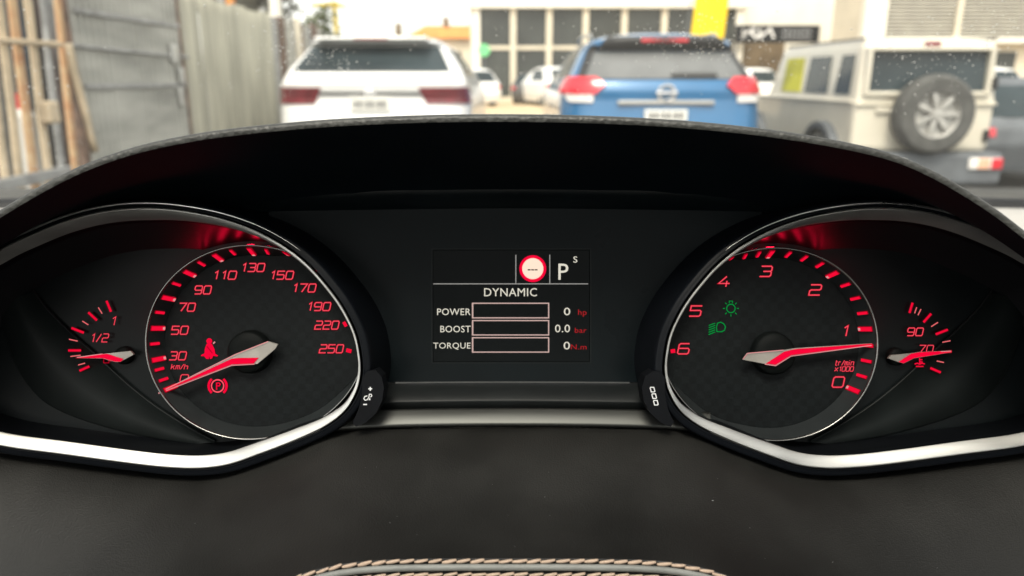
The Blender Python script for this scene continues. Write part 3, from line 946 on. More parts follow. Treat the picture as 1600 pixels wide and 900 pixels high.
def ray(px, py):
    F_ = Vector((0, math.cos(PITCH), -math.sin(PITCH))); U_ = Vector((0, math.sin(PITCH), math.cos(PITCH)))
    return (F_ + Vector((1, 0, 0)) * ((px - 800) / FPX) + U_ * ((450 - py) / FPX)).normalized()
def on_glass(px, py):
    d = ray(px, py)
    lo, hi = .05, 1.6
    for _ in range(40):
        m_ = (lo + hi) / 2
        p = CPOS + d * m_
        t = (p.z - 1.055) / .445
        if p.y > ws_pt(p.x, t).y: hi = m_
        else: lo = m_
    return CPOS + d * lo
drops = MB()
wn_ = Vector((0, -.46, -.89)).normalized()
def drop(px, py, r_):
    p = on_glass(px, py)
    n = 6
    a = wn_.orthogonal().normalized(); b = wn_.cross(a)
    ring = [p + (a * math.cos(2 * PI * i / n) + b * math.sin(2 * PI * i / n)) * r_ for i in range(n)]
    ring2 = [p - wn_ * r_ * .5 + (a * math.cos(2 * PI * i / n) + b * math.sin(2 * PI * i / n)) * r_ * .6 for i in range(n)]
    drops.add(ring + ring2 + [p - wn_ * r_ * .7, p + wn_ * r_ * .1], [(i, (i + 1) % n, n + (i + 1) % n, n + i) for i in range(n)] + [(n + i, n + (i + 1) % n, 2 * n) for i in range(n)] + [((i + 1) % n, i, 2 * n + 1) for i in range(n)])
for (cx, cy, sx, sy, n) in ((50, 170, 45, 70, 90), (95, 230, 30, 40, 60), (500, 95, 35, 22, 90), (455, 40, 25, 30, 45), (430, 110, 22, 40, 40), (1080, 60, 70, 26, 110), (1180, 90, 40, 30, 40),
                            (1440, 85, 90, 30, 120), (1560, 40, 40, 30, 70), (1400, 160, 40, 30, 30), (800, 60, 300, 40, 50), (250, 120, 100, 70, 20)):
    for _ in range(int(n * 1.7)):
        drop(random.gauss(cx, sx), min(260, max(-10, random.gauss(cy, sy))), random.choice((.0002, .00025, .0003, .0003, .0004, .0005, .0007)))
dr = drops.build('water_drops', M['drop'], None, smooth=True, fix=False)
tag(dr, 'small water drops scattered over the windscreen', 'water drops', kind='stuff')
dr.parent = None

dash = empty('dashboard', (0, .60, .90), 'black leather dashboard with tan double stitching under the instruments', 'dashboard')
def wpart(o):
    """keep world coordinates for a part built in world space"""
    o.parent = dash
    o.matrix_parent_inverse = Matrix.Translation(-Vector((0, .60, .90)))
    return o
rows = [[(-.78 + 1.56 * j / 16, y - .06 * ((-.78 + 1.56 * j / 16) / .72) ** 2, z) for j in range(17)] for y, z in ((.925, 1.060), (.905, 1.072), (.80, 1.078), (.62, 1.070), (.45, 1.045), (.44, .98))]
wpart(MB().grid(rows).build('top_pad', M['dash_glare'], None, smooth=True))
rows = [[(-.78 + 1.56 * j / 16, y - .07 * ((-.78 + 1.56 * j / 16) / .72) ** 2, z) for j in range(17)] for y, z in ((.962, 1.00), (.958, 1.074), (.945, 1.079), (.932, 1.074), (.932, 1.00))]
wpart(MB().grid(rows).build('glass_seal', M['pod_black'], None, smooth=True))
cw = empty('wiper_cowl', (0, 1.02, 1.0), 'dark grey plastic cowl at the foot of the windscreen', 'cowl')
rows = [[(-.78 + 1.56 * j / 16, y - .08 * ((-.78 + 1.56 * j / 16) / .72) ** 2, z) for j in range(17)] for y, z in ((-.045, -.05), (-.04, .070), (.0, .082), (.06, .070), (.10, -.05))]
MB().grid(rows).build('cowl_panel', M['cowl'], cw, smooth=True)

# ================================================================== instrument cluster
CO = CPOS + Vector((0, math.cos(PITCH), -math.sin(PITCH))) * D
cl = empty('instrument_cluster', CO, 'lit red instrument cluster under a black leather hood with two chrome framed dials', 'instrument cluster', rot=(PI / 2 - PITCH, 0, 0))
def k(px, py, w=0.0):
    s = (D - w) / FPX
    return Vector(((px - 800) * s, (450 - py) * s, w))
PXM = D / FPX                      # metres per photo pixel in the plane of the bezels

# ---- hood
lip_px = [(-350, 700), (-265, 545), (-150, 425), (-58, 363), (0, 328), (50, 298), (100, 271), (150, 249), (200, 232), (250, 219), (320, 206), (400, 196), (500, 187), (600, 181.5), (700, 178.5), (800, 178),
          (900, 179.5), (1000, 183.5), (1100, 190.5), (1200, 201.5), (1290, 215.5), (1360, 230), (1410, 245), (1455, 265), (1500, 290), (1550, 322), (1600, 360), (1690, 432), (1785, 520), (1880, 635), (1960, 760)]
inn_px = [(-200, 640), (-170, 540), (-110, 460), (-50, 428), (0, 400), (50, 376), (100, 357), (150, 344), (200, 337), (250, 336), (310, 340), (380, 345), (450, 325), (560, 301), (680, 297), (800, 296)]
inn_px += [(1605 - x, y) for x, y in reversed(inn_px[:-1])]
lip = catmull([(*p, 0) for p in lip_px], 5)
inn = catmull([(*p, 0) for p in inn_px], 5)
LW = .043
rowsA = [[] for _ in range(9)]
liner = [[] for _ in range(7)]
for i in range(len(lip)):
    p = k(lip[i][0], lip[i][1], LW)
    a = k(*lip[max(i - 1, 0)][:2], LW); b = k(*lip[min(i + 1, len(lip) - 1)][:2], LW)
    t = (b - a).normalized()
    n = Vector((-t.y, t.x, 0))
    for q, (dn, dw) in enumerate(((-.0030, .0016), (-.0020, .0021), (-.0011, .0018), (-.0004, .0009), (0, -.0006), (.0000, -.003), (0, -.02), (0, -.06), (0, -.14))):
        v = p + n * dn
        v.z += dw
        if q >= 5:                                   # the top falls away behind the lip
            g_ = 1 + .88 * (-dw) / (D - LW)
            v.x *= g_
            v.y *= g_
        rowsA[q].append(v)
    s_ = p + n * -.0030; s_.z += .0016
    e_ = k(inn[i][0], inn[i][1], -.05 + .019 * float(np.interp(min(inn[i][0], 1605.0 - inn[i][0]), (380, 560), (0, 1))))
    for q in range(7):
        f = q / 6
        v = s_.lerp(e_, f)
        v += Vector((0, 0, -.010 * math.sin(PI * f)))
        liner[q].append(v)
hood = MB().grid(rowsA).build('hood', M['hood_leather'], cl, smooth=True)
MB().grid(liner).build('hood_liner', M['liner'], cl, smooth=True)

# ---- centre recess: upper strip, panel, ledge, trim strip
def quad_strip(name, m, rows_px, parent, smooth=True):
    rows = []
    for (pts, w) in rows_px:
        pts2 = catmull([(*p, 0) for p in pts], 6) if len(pts) > 2 else [np.array((*pts[0], 0.)) + (np.array((*pts[1], 0.)) - np.array((*pts[0], 0.))) * i / 12 for i in range(13)]
        rows.append([k(p[0], p[1], w) for p in pts2])
    return MB().grid(rows).build(name, m, parent, smooth=smooth, fix=True)
quad_strip('upper_strip', M['panel'], [([(380, 296), (600, 290), (800, 288), (1000, 290), (1225, 296)], -.0320), ([(380, 330), (600, 326), (800, 324), (1000, 326), (1225, 330)], -.0322), ([(380, 332), (600, 328), (800, 326), (1000, 328), (1225, 332)], -.036)], cl)
panel = quad_strip('centre_panel', M['panel'], [([(420, 318), (600, 316), (800, 314.5), (1000, 316), (1190, 318)], -.0345), ([(420, 342), (600, 340), (800, 340), (1000, 340), (1190, 342)], -.0345), ([(470, 380), (620, 380), (800, 380), (980, 380), (1140, 380)], -.0335), ([(470, 600), (620, 597), (800, 596), (980, 597), (1140, 600)], -.0335)], cl)
quad_strip('panel_ledge', M['panel_ledge'], [([(470, 602), (620, 599), (800, 598), (980, 599), (1140, 602)], -.0333), ([(470, 604), (620, 601), (800, 600), (980, 601), (1140, 604)], -.0325), ([(470, 628), (620, 626), (800, 624), (980, 626), (1140, 628)], -.0155), ([(470, 632), (620, 630), (800, 628), (980, 630), (1140, 632)], -.0155), ([(470, 650), (620, 650), (800, 650), (980, 650), (1140, 650)], -.022)], cl)
quad_strip('trim_strip', M['strip_satin'], [([(500, 646), (620, 641), (800, 639), (980, 641), (1110, 646)], -.0160), ([(500, 644), (620, 639.5), (800, 637.5), (980, 639.5), (1110, 644)], -.0110), ([(500, 647), (620, 642), (800, 640), (980, 642), (1110, 647)], -.0098), ([(500, 668), (620, 662), (800, 660), (980, 662), (1110, 668)], -.0070), ([(500, 672), (620, 666), (800, 664), (980, 666), (1110, 672)], -.0066), ([(500, 676), (620, 670), (800, 668), (980, 670), (1110, 676)], -.0110)], cl)

# ---- display
def rect_px(x0, y0, x1, y1, w, inset=0):
    return [k(x0, y0, w), k(x1, y0, w), k(x1, y1, w), k(x0, y1, w)]
SW = -.0330
sb = MB()
sb.add(rect_px(677, 391, 921, 565, SW) + rect_px(675.5, 389.5, 922.5, 566.5, SW - .0006), [(3, 2, 1, 0), (0, 1, 5, 4), (1, 2, 6, 5), (2, 3, 7, 6), (3, 0, 4, 7)], 0)
screen = sb.build('display_screen', [M['screen']], cl)
ef = MB()
for (a, b_, c_, d_) in ((674.5, 388.5, 923.5, 389.6), (674.5, 566.4, 923.5, 567.5), (674.5, 389.6, 675.6, 566.4), (922.4, 389.6, 923.5, 566.4)):
    ef.add(rect_px(a, b_, c_, d_, SW - .0002), [(3, 2, 1, 0)])
ef.build('screen_frame', M['screen_edge'], screen, fix=False)
SG = SW + .0002
def flat_rects(name, rects, m, parent, w=SG):
    mb = MB()
    for r_ in rects:
        mb.add(rect_px(*r_, w), [(3, 2, 1, 0)])
    return mb.build(name, m, parent, fix=False)
flat_rects('divider_line', [(677, 442.8, 919, 444.2)], M['lcd_line'], screen)
flat_rects('divider_line', [(805.3, 398, 806.7, 442.7)], M['lcd_line'], screen)
flat_rects('divider_line', [(858.3, 398, 859.7, 442.7)], M['lcd_line'], screen)
for (y0, y1) in ((473, 497.5), (500, 524.2), (526.8, 551)):
    flat_rects('bar_outline', [(737.3, y0, 858.2, y0 + 1.7), (737.3, y1 - 1.7, 858.2, y1), (737.3, y0 + 1.7, 739.6, y1 - 1.7), (856.4, y0 + 1.7, 858.2, y1 - 1.7)], M['lcd_box'], screen)
def disc(name, cx, cy, r0, r1, m, parent, w, n=40):
    mb = MB()
    a = [k(cx + r1 * math.cos(2 * PI * i / n), cy - r1 * math.sin(2 * PI * i / n), w) for i in range(n)]
    if r0 > 0:
        b_ = [k(cx + r0 * math.cos(2 * PI * i / n), cy - r0 * math.sin(2 * PI * i / n), w) for i in range(n)]
        mb.add(a + b_, [(i, (i + 1) % n, n + (i + 1) % n, n + i) for i in range(n)])
    else:
        mb.add(a, [tuple(range(n))])
    return mb.build(name, m, parent, fix=False)
disc('limit_sign_ring', 832.5, 419.8, 16.4, 21, M['red_fill'], screen, SG)
disc('limit_sign', 832.5, 419.8, 0, 16.5, M['lcd_sign'], screen, SG + .0001)
flat_rects('limit_dashes', [(824.6 + i * 5.4, 420.6, 829.2 + i * 5.4, 422.6) for i in range(3)], M['lcd_dark'], screen, SG + .0003)

def text_px(name, body, x0, y0, x1, y1, m, parent, w=SG, thin=0.0):
    cu = bpy.data.curves.new('t', 'FONT')
    cu.body = body
    cu.resolution_u = 3
    cu.space_character = 1.06
    to = bpy.data.objects.new('t', cu)
    COL.objects.link(to)
    dg = bpy.context.evaluated_depsgraph_get()
    me = bpy.data.meshes.new_from_object(to.evaluated_get(dg))
    co = np.array([v.co[:2] for v in me.vertices])
    mn, mx = co.min(0), co.max(0)
    vs_ = [k(x0 + (c[0] - mn[0]) / (mx[0] - mn[0]) * (x1 - x0), y1 - (c[1] - mn[1]) / (mx[1] - mn[1]) * (y1 - y0), w) for c in co]
    fs = [tuple(p.vertices) for p in me.polygons]
    bpy.data.objects.remove(to)
    bpy.data.meshes.remove(me)
    bpy.data.curves.remove(cu)
    return new_obj(name, vs_, fs, m, parent)
TX = [('P', 872.5, 412, 888, 437, 'lcd_white'), ('S', 895.8, 400.6, 902.2, 410.3, 'lcd_white'), ('DYNAMIC', 756.5, 450.2, 839, 463, 'lcd_white'), ('POWER', 683, 482, 735.3, 492.4, 'lcd_white'),
      ('BOOST', 688, 509, 735.3, 519.2, 'lcd_white'), ('TORQUE', 677, 535.4, 735.3, 546.4, 'lcd_white'), ('0', 881, 480.8, 891, 492.6, 'lcd_white'), ('0.0', 867.2, 507.2, 890.6, 519.2, 'lcd_white'),
      ('0', 880.6, 534, 890.6, 546, 'lcd_white'), ('hp', 903.3, 483.5, 916.5, 495, 'lcd_red'), ('bar', 898.2, 512, 916.5, 520, 'lcd_red'), ('N.m', 892, 538, 916.5, 546, 'lcd_red')]
for (s_, a, b_, c_, d_, mm) in TX:
    text_px('lettering', s_, a, b_, c_, d_, M[mm], screen, thin=.002 if mm == 'lcd_white' else 0)

# ---- pods
pod_px = [(0, 391), (50, 367), (100, 347), (150, 333.5), (200, 327), (250, 327), (300, 333), (350, 344), (400, 362), (445, 387), (479, 414), (508, 446), (533, 480), (553, 520), (561, 556), (562, 585), (555, 613), (538, 641), (507, 665),
          (460, 687), (400, 710), (355, 725), (310, 730.5), (260, 729), (200, 722.5), (100, 709), (0, 695), (-60, 675), (-103, 634), (-116, 572), (-98, 500), (-52, 427)]
MIR = 1602.0
def glyph_path(pts, m): return pts

G = {'0': [[(.12, 0), (.88, 0), (1, .14), (1, .86), (.88, 1), (.12, 1), (0, .86), (0, .14), 'c']],
     '1': [[(.3, .78), (.72, 1), (.72, 0)]],
     '2': [[(0, 1), (.88, 1), (1, .88), (1, .6), (.88, .5), (.12, .5), (0, .4), (0, 0), (1, 0)]],
     '3': [[(0, 1), (.88, 1), (1, .88), (1, .6), (.9, .5), (1, .4), (1, .12), (.88, 0), (0, 0)], [(.25, .5), (.88, .5)]],
     '4': [[(.62, 1), (0, .32), (1, .32)], [(.72, .58), (.72, 0)]],
     '5': [[(1, 1), (0, 1), (0, .56), (.88, .56), (1, .46), (1, .12), (.88, 0), (0, 0)]],
     '6': [[(.92, 1), (.12, 1), (0, .88), (0, .12), (.12, 0), (.88, 0), (1, .12), (1, .42), (.88, .54), (.06, .54)]],
     '7': [[(0, 1), (1, 1), (.42, 0)]],
     '9': [[(.94, .46), (.12, .46), (0, .58), (0, .88), (.12, 1), (.88, 1), (1, .88), (1, .12), (.88, 0), (.08, 0)]],
     '/': [[(.1, 0), (.9, 1)]],
     'k': [[(0, 0), (0, 1)], [(0.05, .35), (.85, .75)], [(.35, .5), (.9, 0)]],
     'm': [[(0, 0), (0, .7), (.9, .7), (1, .6), (1, 0)], [(.5, .66), (.5, 0)]],
     'h': [[(0, 0), (0, 1)], [(.05, .65), (.8, .65), (.9, .55), (.9, 0)]],
     't': [[(.25, 1), (.25, .1), (.38, 0), (.85, 0)], [(0, .7), (.85, .7)]],
     'r': [[(0, 0), (0, .7), (.8, .7)]],
     'i': [[(.4, 0), (.4, .7)], [(.4, .86), (.4, 1)]],
     'n': [[(0, 0), (0, .7), (.8, .7), (.9, .6), (.9, 0)]],
     'x': [[(0, 0), (1, .8)], [(0, .8), (1, 0)]]}
def stroke_text(name, text, cx, cy, width, height, parent, w, thick=2.0, slant=.22, mats=None, core=.42):
    mats = mats or (M['num_edge'], M['num_core'])
    adv = {'1': .75, 'i': .5, 'r': .8, 't': .8, '/': .8}
    tot = sum(adv.get(c, 1.0) + .28 for c in text) - .28
    u = width / tot
    mb = MB()
    x = cx - width / 2
    lay = 0
    for c in text:
        cw_ = u * adv.get(c, 1.0)
        for st in G[c]:
            closed = st[-1] == 'c'
            pts = [p for p in st if p != 'c']
            P2 = [(x + p[0] * cw_ + (p[1] - .5) * height * slant, cy + height / 2 - p[1] * height) for p in pts]
            v, f = ribbon2d(P2, thick / 2, closed)
            mb.add([k(p[0], p[1], w + lay * .00003) for p in v], f, 0)
            v, f = ribbon2d(P2, thick * core / 2, closed)
            mb.add([k(p[0], p[1], w + .00012 + lay * .00003) for p in v], f, 1)
            lay = (lay + 1) % 3
        x += cw_ + u * .28
    return mb.build(name, list(mats), parent, fix=False)

def poly_px(name, pts, m, parent, w, thick=.0006):
    """flat plate with a small thickness, outline in photo pixels"""
    n = len(pts)
    top = [k(p[0], p[1], w) for p in pts]
    bot = [v - Vector((0, 0, thick)) for v in top]
    mb = MB().add(top + bot, [tuple(range(n))] + [(i, (i + 1) % n, n + (i + 1) % n, n + i) for i in range(n)])
    return mb.build(name, m, parent)

def ribbon_px(name, strokes, thick, m, parent, w):
    mb = MB()
    for i, st in enumerate(strokes):
        closed = st[-1] == 'c'
        v, f = ribbon2d([p for p in st if p != 'c'], thick / 2, closed)
        mb.add([k(p[0], p[1], w + i * .00004) for p in v], f)
    return mb.build(name, m, parent, fix=False)

W_RING, W_FACE, W_PLATE = -.0060, -.0145, -.0160
def pod(mir):
    X = (lambda x: MIR - x) if mir else (lambda x: x)
    path = catmull([(X(p[0]), p[1], 0) for p in pod_px], 6, closed=True)
    pts = [k(p[0], p[1], 0) for p in path]
    m_ = len(pts)
    cen = sum(pts, Vector()) / m_
    nr = []
    for i in range(m_):
        t = (pts[(i + 1) % m_] - pts[i - 1]).normalized()
        n = Vector((-t.y, t.x, 0))
        if n.dot(pts[i] - cen) < 0:
            n = -n
        nr.append(n)
    def sweep(name, prof, m, parent, smooth=True, wf=None):
        rows = [[pts[i] + nr[i] * (dn * (wf[i] if wf else 1)) + Vector((0, 0, dw * (wf[i] if wf and dn < -.0005 and dw > -.006 else 1))) for i in range(m_)] for dn, dw in prof]
        return MB().grid(rows, closed=True).build(name, m, parent, smooth=smooth, fix=False)
    # visible width of the metal band, wide above and below, narrow round the inner end
    pxs = [((MIR - p[0]) if mir else p[0], p[1]) for p in path]
    wf = []
    for (x_, y_) in pxs:
        if y_ < 575:
            wf.append(float(np.interp(x_, (-160, -60, 230, 350, 430, 490, 560), (.6, 1, 1, .58, .30, .20, .17))))
        else:
            wf.append(float(np.interp(x_, (-160, -60, 380, 470, 530, 550, 562), (.6, 1, 1, .88, .6, .35, .2))))
    sweep('bezel_trim', [(.0007, -.0012), (.0005, -.0004), (.0001, 0), (-.0003, -.0002), (-.0010, -.0005), (-.0039, -.0021), (-.0042, -.0024)], M['satin'], cl, wf=wf)
    sweep('bezel_shell', [(.0008, -.0022), (.0010, -.0010), (.0015, -.0013), (.0020, -.0016), (.0032, -.0014), (.0038, -.0022), (.0042, -.005), (.0055, -.02), (.0068, -.036), (.0085, -.048)], M['pod_black'], cl)
    # thin bright bead, running along the upper edge only
    bf_ = [float(np.interp(x_, (-100, 280, 400, 480), (1, 1, .45, .05))) if y_ < 560 else .05 for (x_, y_) in pxs]
    rows = [[pts[i] + nr[i] * (.0024 + .00058 * bf_[i] * math.cos(a_)) + Vector((0, 0, -.0017 + .0006 * bf_[i] + .00058 * bf_[i] * math.sin(a_))) for i in range(m_)] for a_ in [2 * PI * q / 10 for q in range(11)]]
    MB().grid(rows, closed=True).build('bezel_bead', M['bead'], cl, smooth=True, fix=False)
    dc = k(1213 if mir else 388, 538 if mir else 535, W_RING)
    sc_ = (D - W_RING) / FPX
    rows = [[], [], [], [], [], []]
    for i in range(m_):
        du, dv = pts[i].x - dc.x, pts[i].y - dc.y
        gap = (math.hypot(du / (159 * sc_), dv / (151 * sc_)) - 1) * 155 * sc_
        t0 = .0045 * wf[i]
        top_f = min(1, max(0, nr[i].y * 2.2 + .1))
        e_ = max(.0006, min(.0020 + .0085 * top_f, gap - t0 - .0022))
        for q, (f_, w_) in enumerate(((-.0003 / e_, -.0024 * wf[i]), (0, -.0058), (.06, -.0066), (.5, -.0112), (.94, -.0156), (1.02, -.0164))):
            rows[q].append(pts[i] - nr[i] * (t0 + e_ * f_) + Vector((0, 0, w_)))
    MB().grid(rows, closed=True).build('inner_shroud', M['shroud'], cl, smooth=True, fix=False)
    # back plate carrying the small gauge
    n_ = m_
    ring = [pts[i] + nr[i] * .0012 + Vector((0, 0, W_PLATE)) for i in range(m_)]
    fcx, fcy = k(X(200), 545, W_PLATE)[:2]
    mb = MB().add(ring + [(fcx, fcy, W_PLATE)], [(i, (i + 1) % n_, n_) for i in range(n_)])
    gauge = mb.build('temperature_gauge' if mir else 'fuel_gauge', M['plate'], cl)
    # raised lower crescent with a rolled edge
    up = catmull([(X(p[0]), p[1], 0) for p in ((52, 452), (75, 482), (110, 517), (150, 552), (195, 594), (240, 630), (290, 662), (335, 686))], 5)
    lo = catmull([(X(p[0]), p[1], 0) for p in ((0, 470), (8, 520), (28, 575), (60, 618), (100, 643), (160, 664), (230, 681), (310, 694))], 5)
    rows = [[k(p[0], p[1] , W_PLATE + .0002) for p in up], [k(p[0] , p[1] + 2, W_PLATE + .0016) for p in up], [k(p[0], p[1] + 4.5, W_PLATE + .0016) for p in up], [k(p[0], p[1] + 6, W_PLATE + .0009) for p in up],
            [k((a[0] * .5 + b_[0] * .5), (a[1] * .5 + b_[1] * .5) + 2, W_PLATE + .0011) for a, b_ in zip(up, lo)], [k(p[0], p[1], W_PLATE + .0013) for p in lo], [k(p[0], p[1] + 2, W_PLATE + .0002) for p in lo]]
    MB().grid(rows).build('lower_crescent', M['plate_low'], gauge, smooth=True)
    return gauge
fuel = pod(False)
temp = pod(True)

# ---- main dials
def dial(name, cx, cy, rx, ry, mir):
    c = k(cx, cy, W_RING)
    s = (D - W_RING) / FPX
    n = 144
    # the ring is round, but runs in under the metal band on the inner side
    bz = catmull([((MIR - p[0]) if mir else p[0], p[1], 0) for p in pod_px], 12, closed=True)
    ba = sorted((math.atan2(cy - p[1], p[0] - cx), math.hypot(p[0] - cx, p[1] - cy)) for p in bz)
    aa = [q[0] for q in ba]; rr = [q[1] for q in ba]
    aa = [aa[-1] - 2 * PI] + aa + [aa[0] + 2 * PI]
    rr = [rr[-1]] + rr + [rr[0]]
    rad, rins = [], []
    for i in range(n):
        t = 2 * PI * i / n
        if t > PI: t -= 2 * PI
        inner = math.cos(t) * (-1 if mir else 1)
        ex = rx if inner < 0 else rx + 22 * min(1, inner * 1.5)
        er = 1 / math.hypot(math.cos(t) / ex, math.sin(t) / ry)
        lim = float(np.interp(t, aa, rr)) + 1.0
        rad.append(min(er, lim))
        rins.append(-.0034 if er < lim - 14 else -.0034 * max(0, (lim - er) / 14))
    for _ in range(2):
        rad = [(rad[i - 1] + 2 * rad[i] + rad[(i + 1) % n]) / 4 for i in range(n)]
        rins = [(rins[i - 1] + 2 * rins[i] + rins[(i + 1) % n]) / 4 for i in range(n)]
    def at(t, dn, w):
        f = (t / (2 * PI) * n) % n
        i0 = int(f) % n
        r_ = (rad[i0] * (1 - f + int(f)) + rad[(i0 + 1) % n] * (f - int(f))) * s + dn
        return Vector((c.x + r_ * math.cos(t), c.y + r_ * math.sin(t), w))
    def ell(dn, w):
        return [at(2 * PI * i / n, dn, w) for i in range(n)]
    def wall(f, w):
        return [at(2 * PI * i / n, rins[i] * f, w) for i in range(n)]
    face = MB().add(wall(1, W_FACE), [tuple(range(n))]).build(name, M['dial'], cl, fix=False)
    MB().grid([wall(.98, W_FACE), wall(.5, (W_FACE + W_RING) / 2), wall(.08, W_RING - .0006)], closed=True).build('dial_wall', M['dial_wall'], face, smooth=True, fix=False)
    rin = lambda t: rins[int(t / (2 * PI) * n) % n]
    MB().grid([ell(-.0003, W_RING - .0007), ell(-.0002, W_RING), ell(.0001, W_RING + .0003), ell(.0005, W_RING), ell(.0006, W_RING - .001), ell(.0003, W_PLATE - .001)], closed=True).build('dial_ring', M['ring'], face, smooth=True, fix=False)
    return face, c, at, rin
def dial_tick(d, px, py, half, f0, f1, m, tip=False):
    face, c, outline, rin = d
    wm = (W_RING + W_FACE) / 2
    p = k(px, py, wm)
    th = math.atan2(p.y - c.y, p.x - c.x) % (2 * PI)
    ct, st = math.cos(th), math.sin(th)
    def at(f):
        return outline(th, rin(th) * (.08 + .92 * f), W_RING - .0006 + (W_FACE - W_RING + .0006) * f)
    a, b_ = at(f0), at(f1)
    ax_ = (b_ - a).normalized()
    tan = Vector((-st, ct, 0))
    nn = ax_.cross(tan).normalized()
    if nn.z < 0:
        nn = -nn
    h = .00055
    up = nn * h
    vs_ = []
    for base, sc in ((Vector(), 1.0), (up, .75)):
        for q, sgn in ((a, -1), (a, 1), (b_, 1), (b_, -1)):
            vs_.append(q + tan * sgn * half * sc + base)
    mb = MB().add(vs_, [(4, 5, 6, 7), (0, 1, 5, 4), (1, 2, 6, 5), (2, 3, 7, 6), (3, 0, 4, 7)])
    mb.m = [0, 1, 1, 1, 1]
    if tip:  # pale strip painted as the glint at the tick's end
        q = b_ - ax_ * .0012
        mb.add([q - tan * half * .5 + up * 1.15, q + tan * half * .5 + up * 1.15, b_ + tan * half * .5 + up * 1.15, b_ - tan * half * .5 + up * 1.15], [(0, 1, 2, 3)], 2)
    if st > .12 and rin(th) < -.0033:                                     # unseen red glow patch, added for red reflections in the shroud
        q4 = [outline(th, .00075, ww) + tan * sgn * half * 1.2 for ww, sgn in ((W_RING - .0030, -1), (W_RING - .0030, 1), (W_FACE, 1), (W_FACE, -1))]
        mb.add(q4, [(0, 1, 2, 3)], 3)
    return mb.build('tick', [M['tick'], M['tick_edge'], M['pink_line'], M['hidden_glow']], face)
SP = dial('speedometer', 388, 535, 160, 151, False)
for (x, y, b) in ((254, 613, 1), (249, 596, 0), (243.7, 578.6, 0), (243.7, 562, 1), (240, 537, 0), (245.4, 513, 1), (250, 488, 0), (264, 467, 1), (278, 445, 0), (298, 430, 1), (317, 414, 0), (341, 405, 1), (365, 396.6, 0),
                  (392.5, 397.5, 1), (417.5, 396.6, 0), (443, 405, 1), (467.5, 415.6, 0), (486, 432, 1)):
    dial_tick(SP, x, y, .00112 if b else .00070, .12, .92 if b else .66, None, tip=bool(b))
RP = dial('tachometer', 1213, 538, 158, 150, True)
for (x, y, b) in ((1204, 399, 1), (1231, 398, 0), (1255.4, 405, 0), (1279, 416, 0), (1299, 431.5, 1), (1318.4, 447, 0), (1333.4, 467.6, 0), (1345, 490, 0), (1348, 515, 1), (1355, 540, 0), (1354, 564, 0), (1349, 588.6, 0),
                  (1336, 610.5, 1), (1184.5, 397.4, 0), (1163.7, 401, 0), (1144.6, 408.4, 0), (1128, 421.4, 1)):
    dial_tick(RP, x, y, .00112 if b else .00074, .12, .92 if b else .72, None, tip=bool(b))
WN = W_FACE + .0003
ribbon_px('tick', [[(537, 503), (541, 510)]], 5, M['tick'], SP[0], WN)
ribbon_px('tick', [[(541, 547), (549, 549)]], 6, M['tick'], SP[0], WN)
ribbon_px('tick', [[(1048, 549), (1055, 548)]], 6, M['tick'], RP[0], WN)
for (s_, x, y) in (('30', 278, 556), ('50', 281, 516), ('70', 292, 480), ('90', 317, 453), ('110', 351, 430), ('130', 395, 418), ('150', 440, 430), ('170', 475, 450), ('190', 498, 479), ('220', 511, 508), ('250', 518, 545)):
    stroke_text('numeral', s_, x, y, 25 if len(s_) == 2 else 36, 12.5, SP[0], WN, 2.7)
stroke_text('numeral', '0', 288, 591, 12, 11, SP[0], WN, 2.2)
stroke_text('unit_lettering', 'km/h', 281, 573, 26, 8, SP[0], WN, 1.7)
for (s_, x, y) in (('6', 1068.5, 545), ('5', 1087, 486), ('4', 1132, 440), ('3', 1197, 424), ('2', 1274, 453), ('1', 1321, 517), ('0', 1310, 597)):
    stroke_text('numeral', s_, x, y, 17 if s_ != '1' else 11, 16, RP[0], WN, 3.0)
stroke_text('unit_lettering', 'tr/min', 1320, 567, 29, 8, RP[0], WN, 1.7)
stroke_text('unit_lettering', 'x1000', 1319, 576.5, 29, 7, RP[0], WN, 1.7)

# warning symbols
def arc(cx, cy, r_, a0, a1, n=12):
    return [(cx + r_ * math.cos(R(a0 + (a1 - a0) * i / n)), cy - r_ * math.sin(R(a0 + (a1 - a0) * i / n))) for i in range(n + 1)]
belt = MB()
def fpoly(mb, pts, w, mi=0):
    n = len(pts)
    mb.add([k(p[0], p[1], w) for p in pts], [tuple(reversed(range(n)))], mi)
fpoly(belt, arc(327, 533, 4.6, 0, 345, 14), WN)
fpoly(belt, [(323, 537), (331, 537), (335, 545), (336.5, 553), (341, 555.5), (339.5, 557), (333, 556), (331.5, 560), (328, 561), (327, 557), (326, 561), (322, 560.5), (319, 556.5), (314, 556.5), (314.5, 554.5), (319.5, 552), (320, 545)], WN + .00005)
v, f = ribbon2d([(333, 537), (336, 534)], 1.1); belt.add([k(p[0], p[1], WN + .0001) for p in v], f, 1)
v, f = ribbon2d([(323, 541), (332, 552)], .7); belt.add([k(p[0], p[1], WN + .00015) for p in v], f, 2)
belt.build('seat_belt_symbol', [M['red_fill'], M['pink_line'], M['num_edge']], SP[0], fix=False)
brk = MB()
for (pp_, hw_, cl_, mi) in ((arc(340, 603, 9.6, 0, 345, 24), 1.0, True, 1), (arc(340, 603, 14.0, 130, 230, 10), 1.9, False, 0), (arc(340, 603, 14.0, -50, 50, 10), 1.9, False, 0), ([(338.5, 609), (338.5, 598)], 1.0, False, 0), ([(338.5, 598.4), (342.5, 598.4), (344, 600.5), (342.5, 603), (338.5, 603)], .9, False, 0)):
    v, f = ribbon2d(pp_, hw_, cl_)
    brk.add([k(p[0], p[1], WN + len(brk.v) * 1e-6) for p in v], f, mi)
brk.build('parking_brake_symbol', [M['red_fill'], M['num_core']], SP[0], fix=False)
gsun = MB()
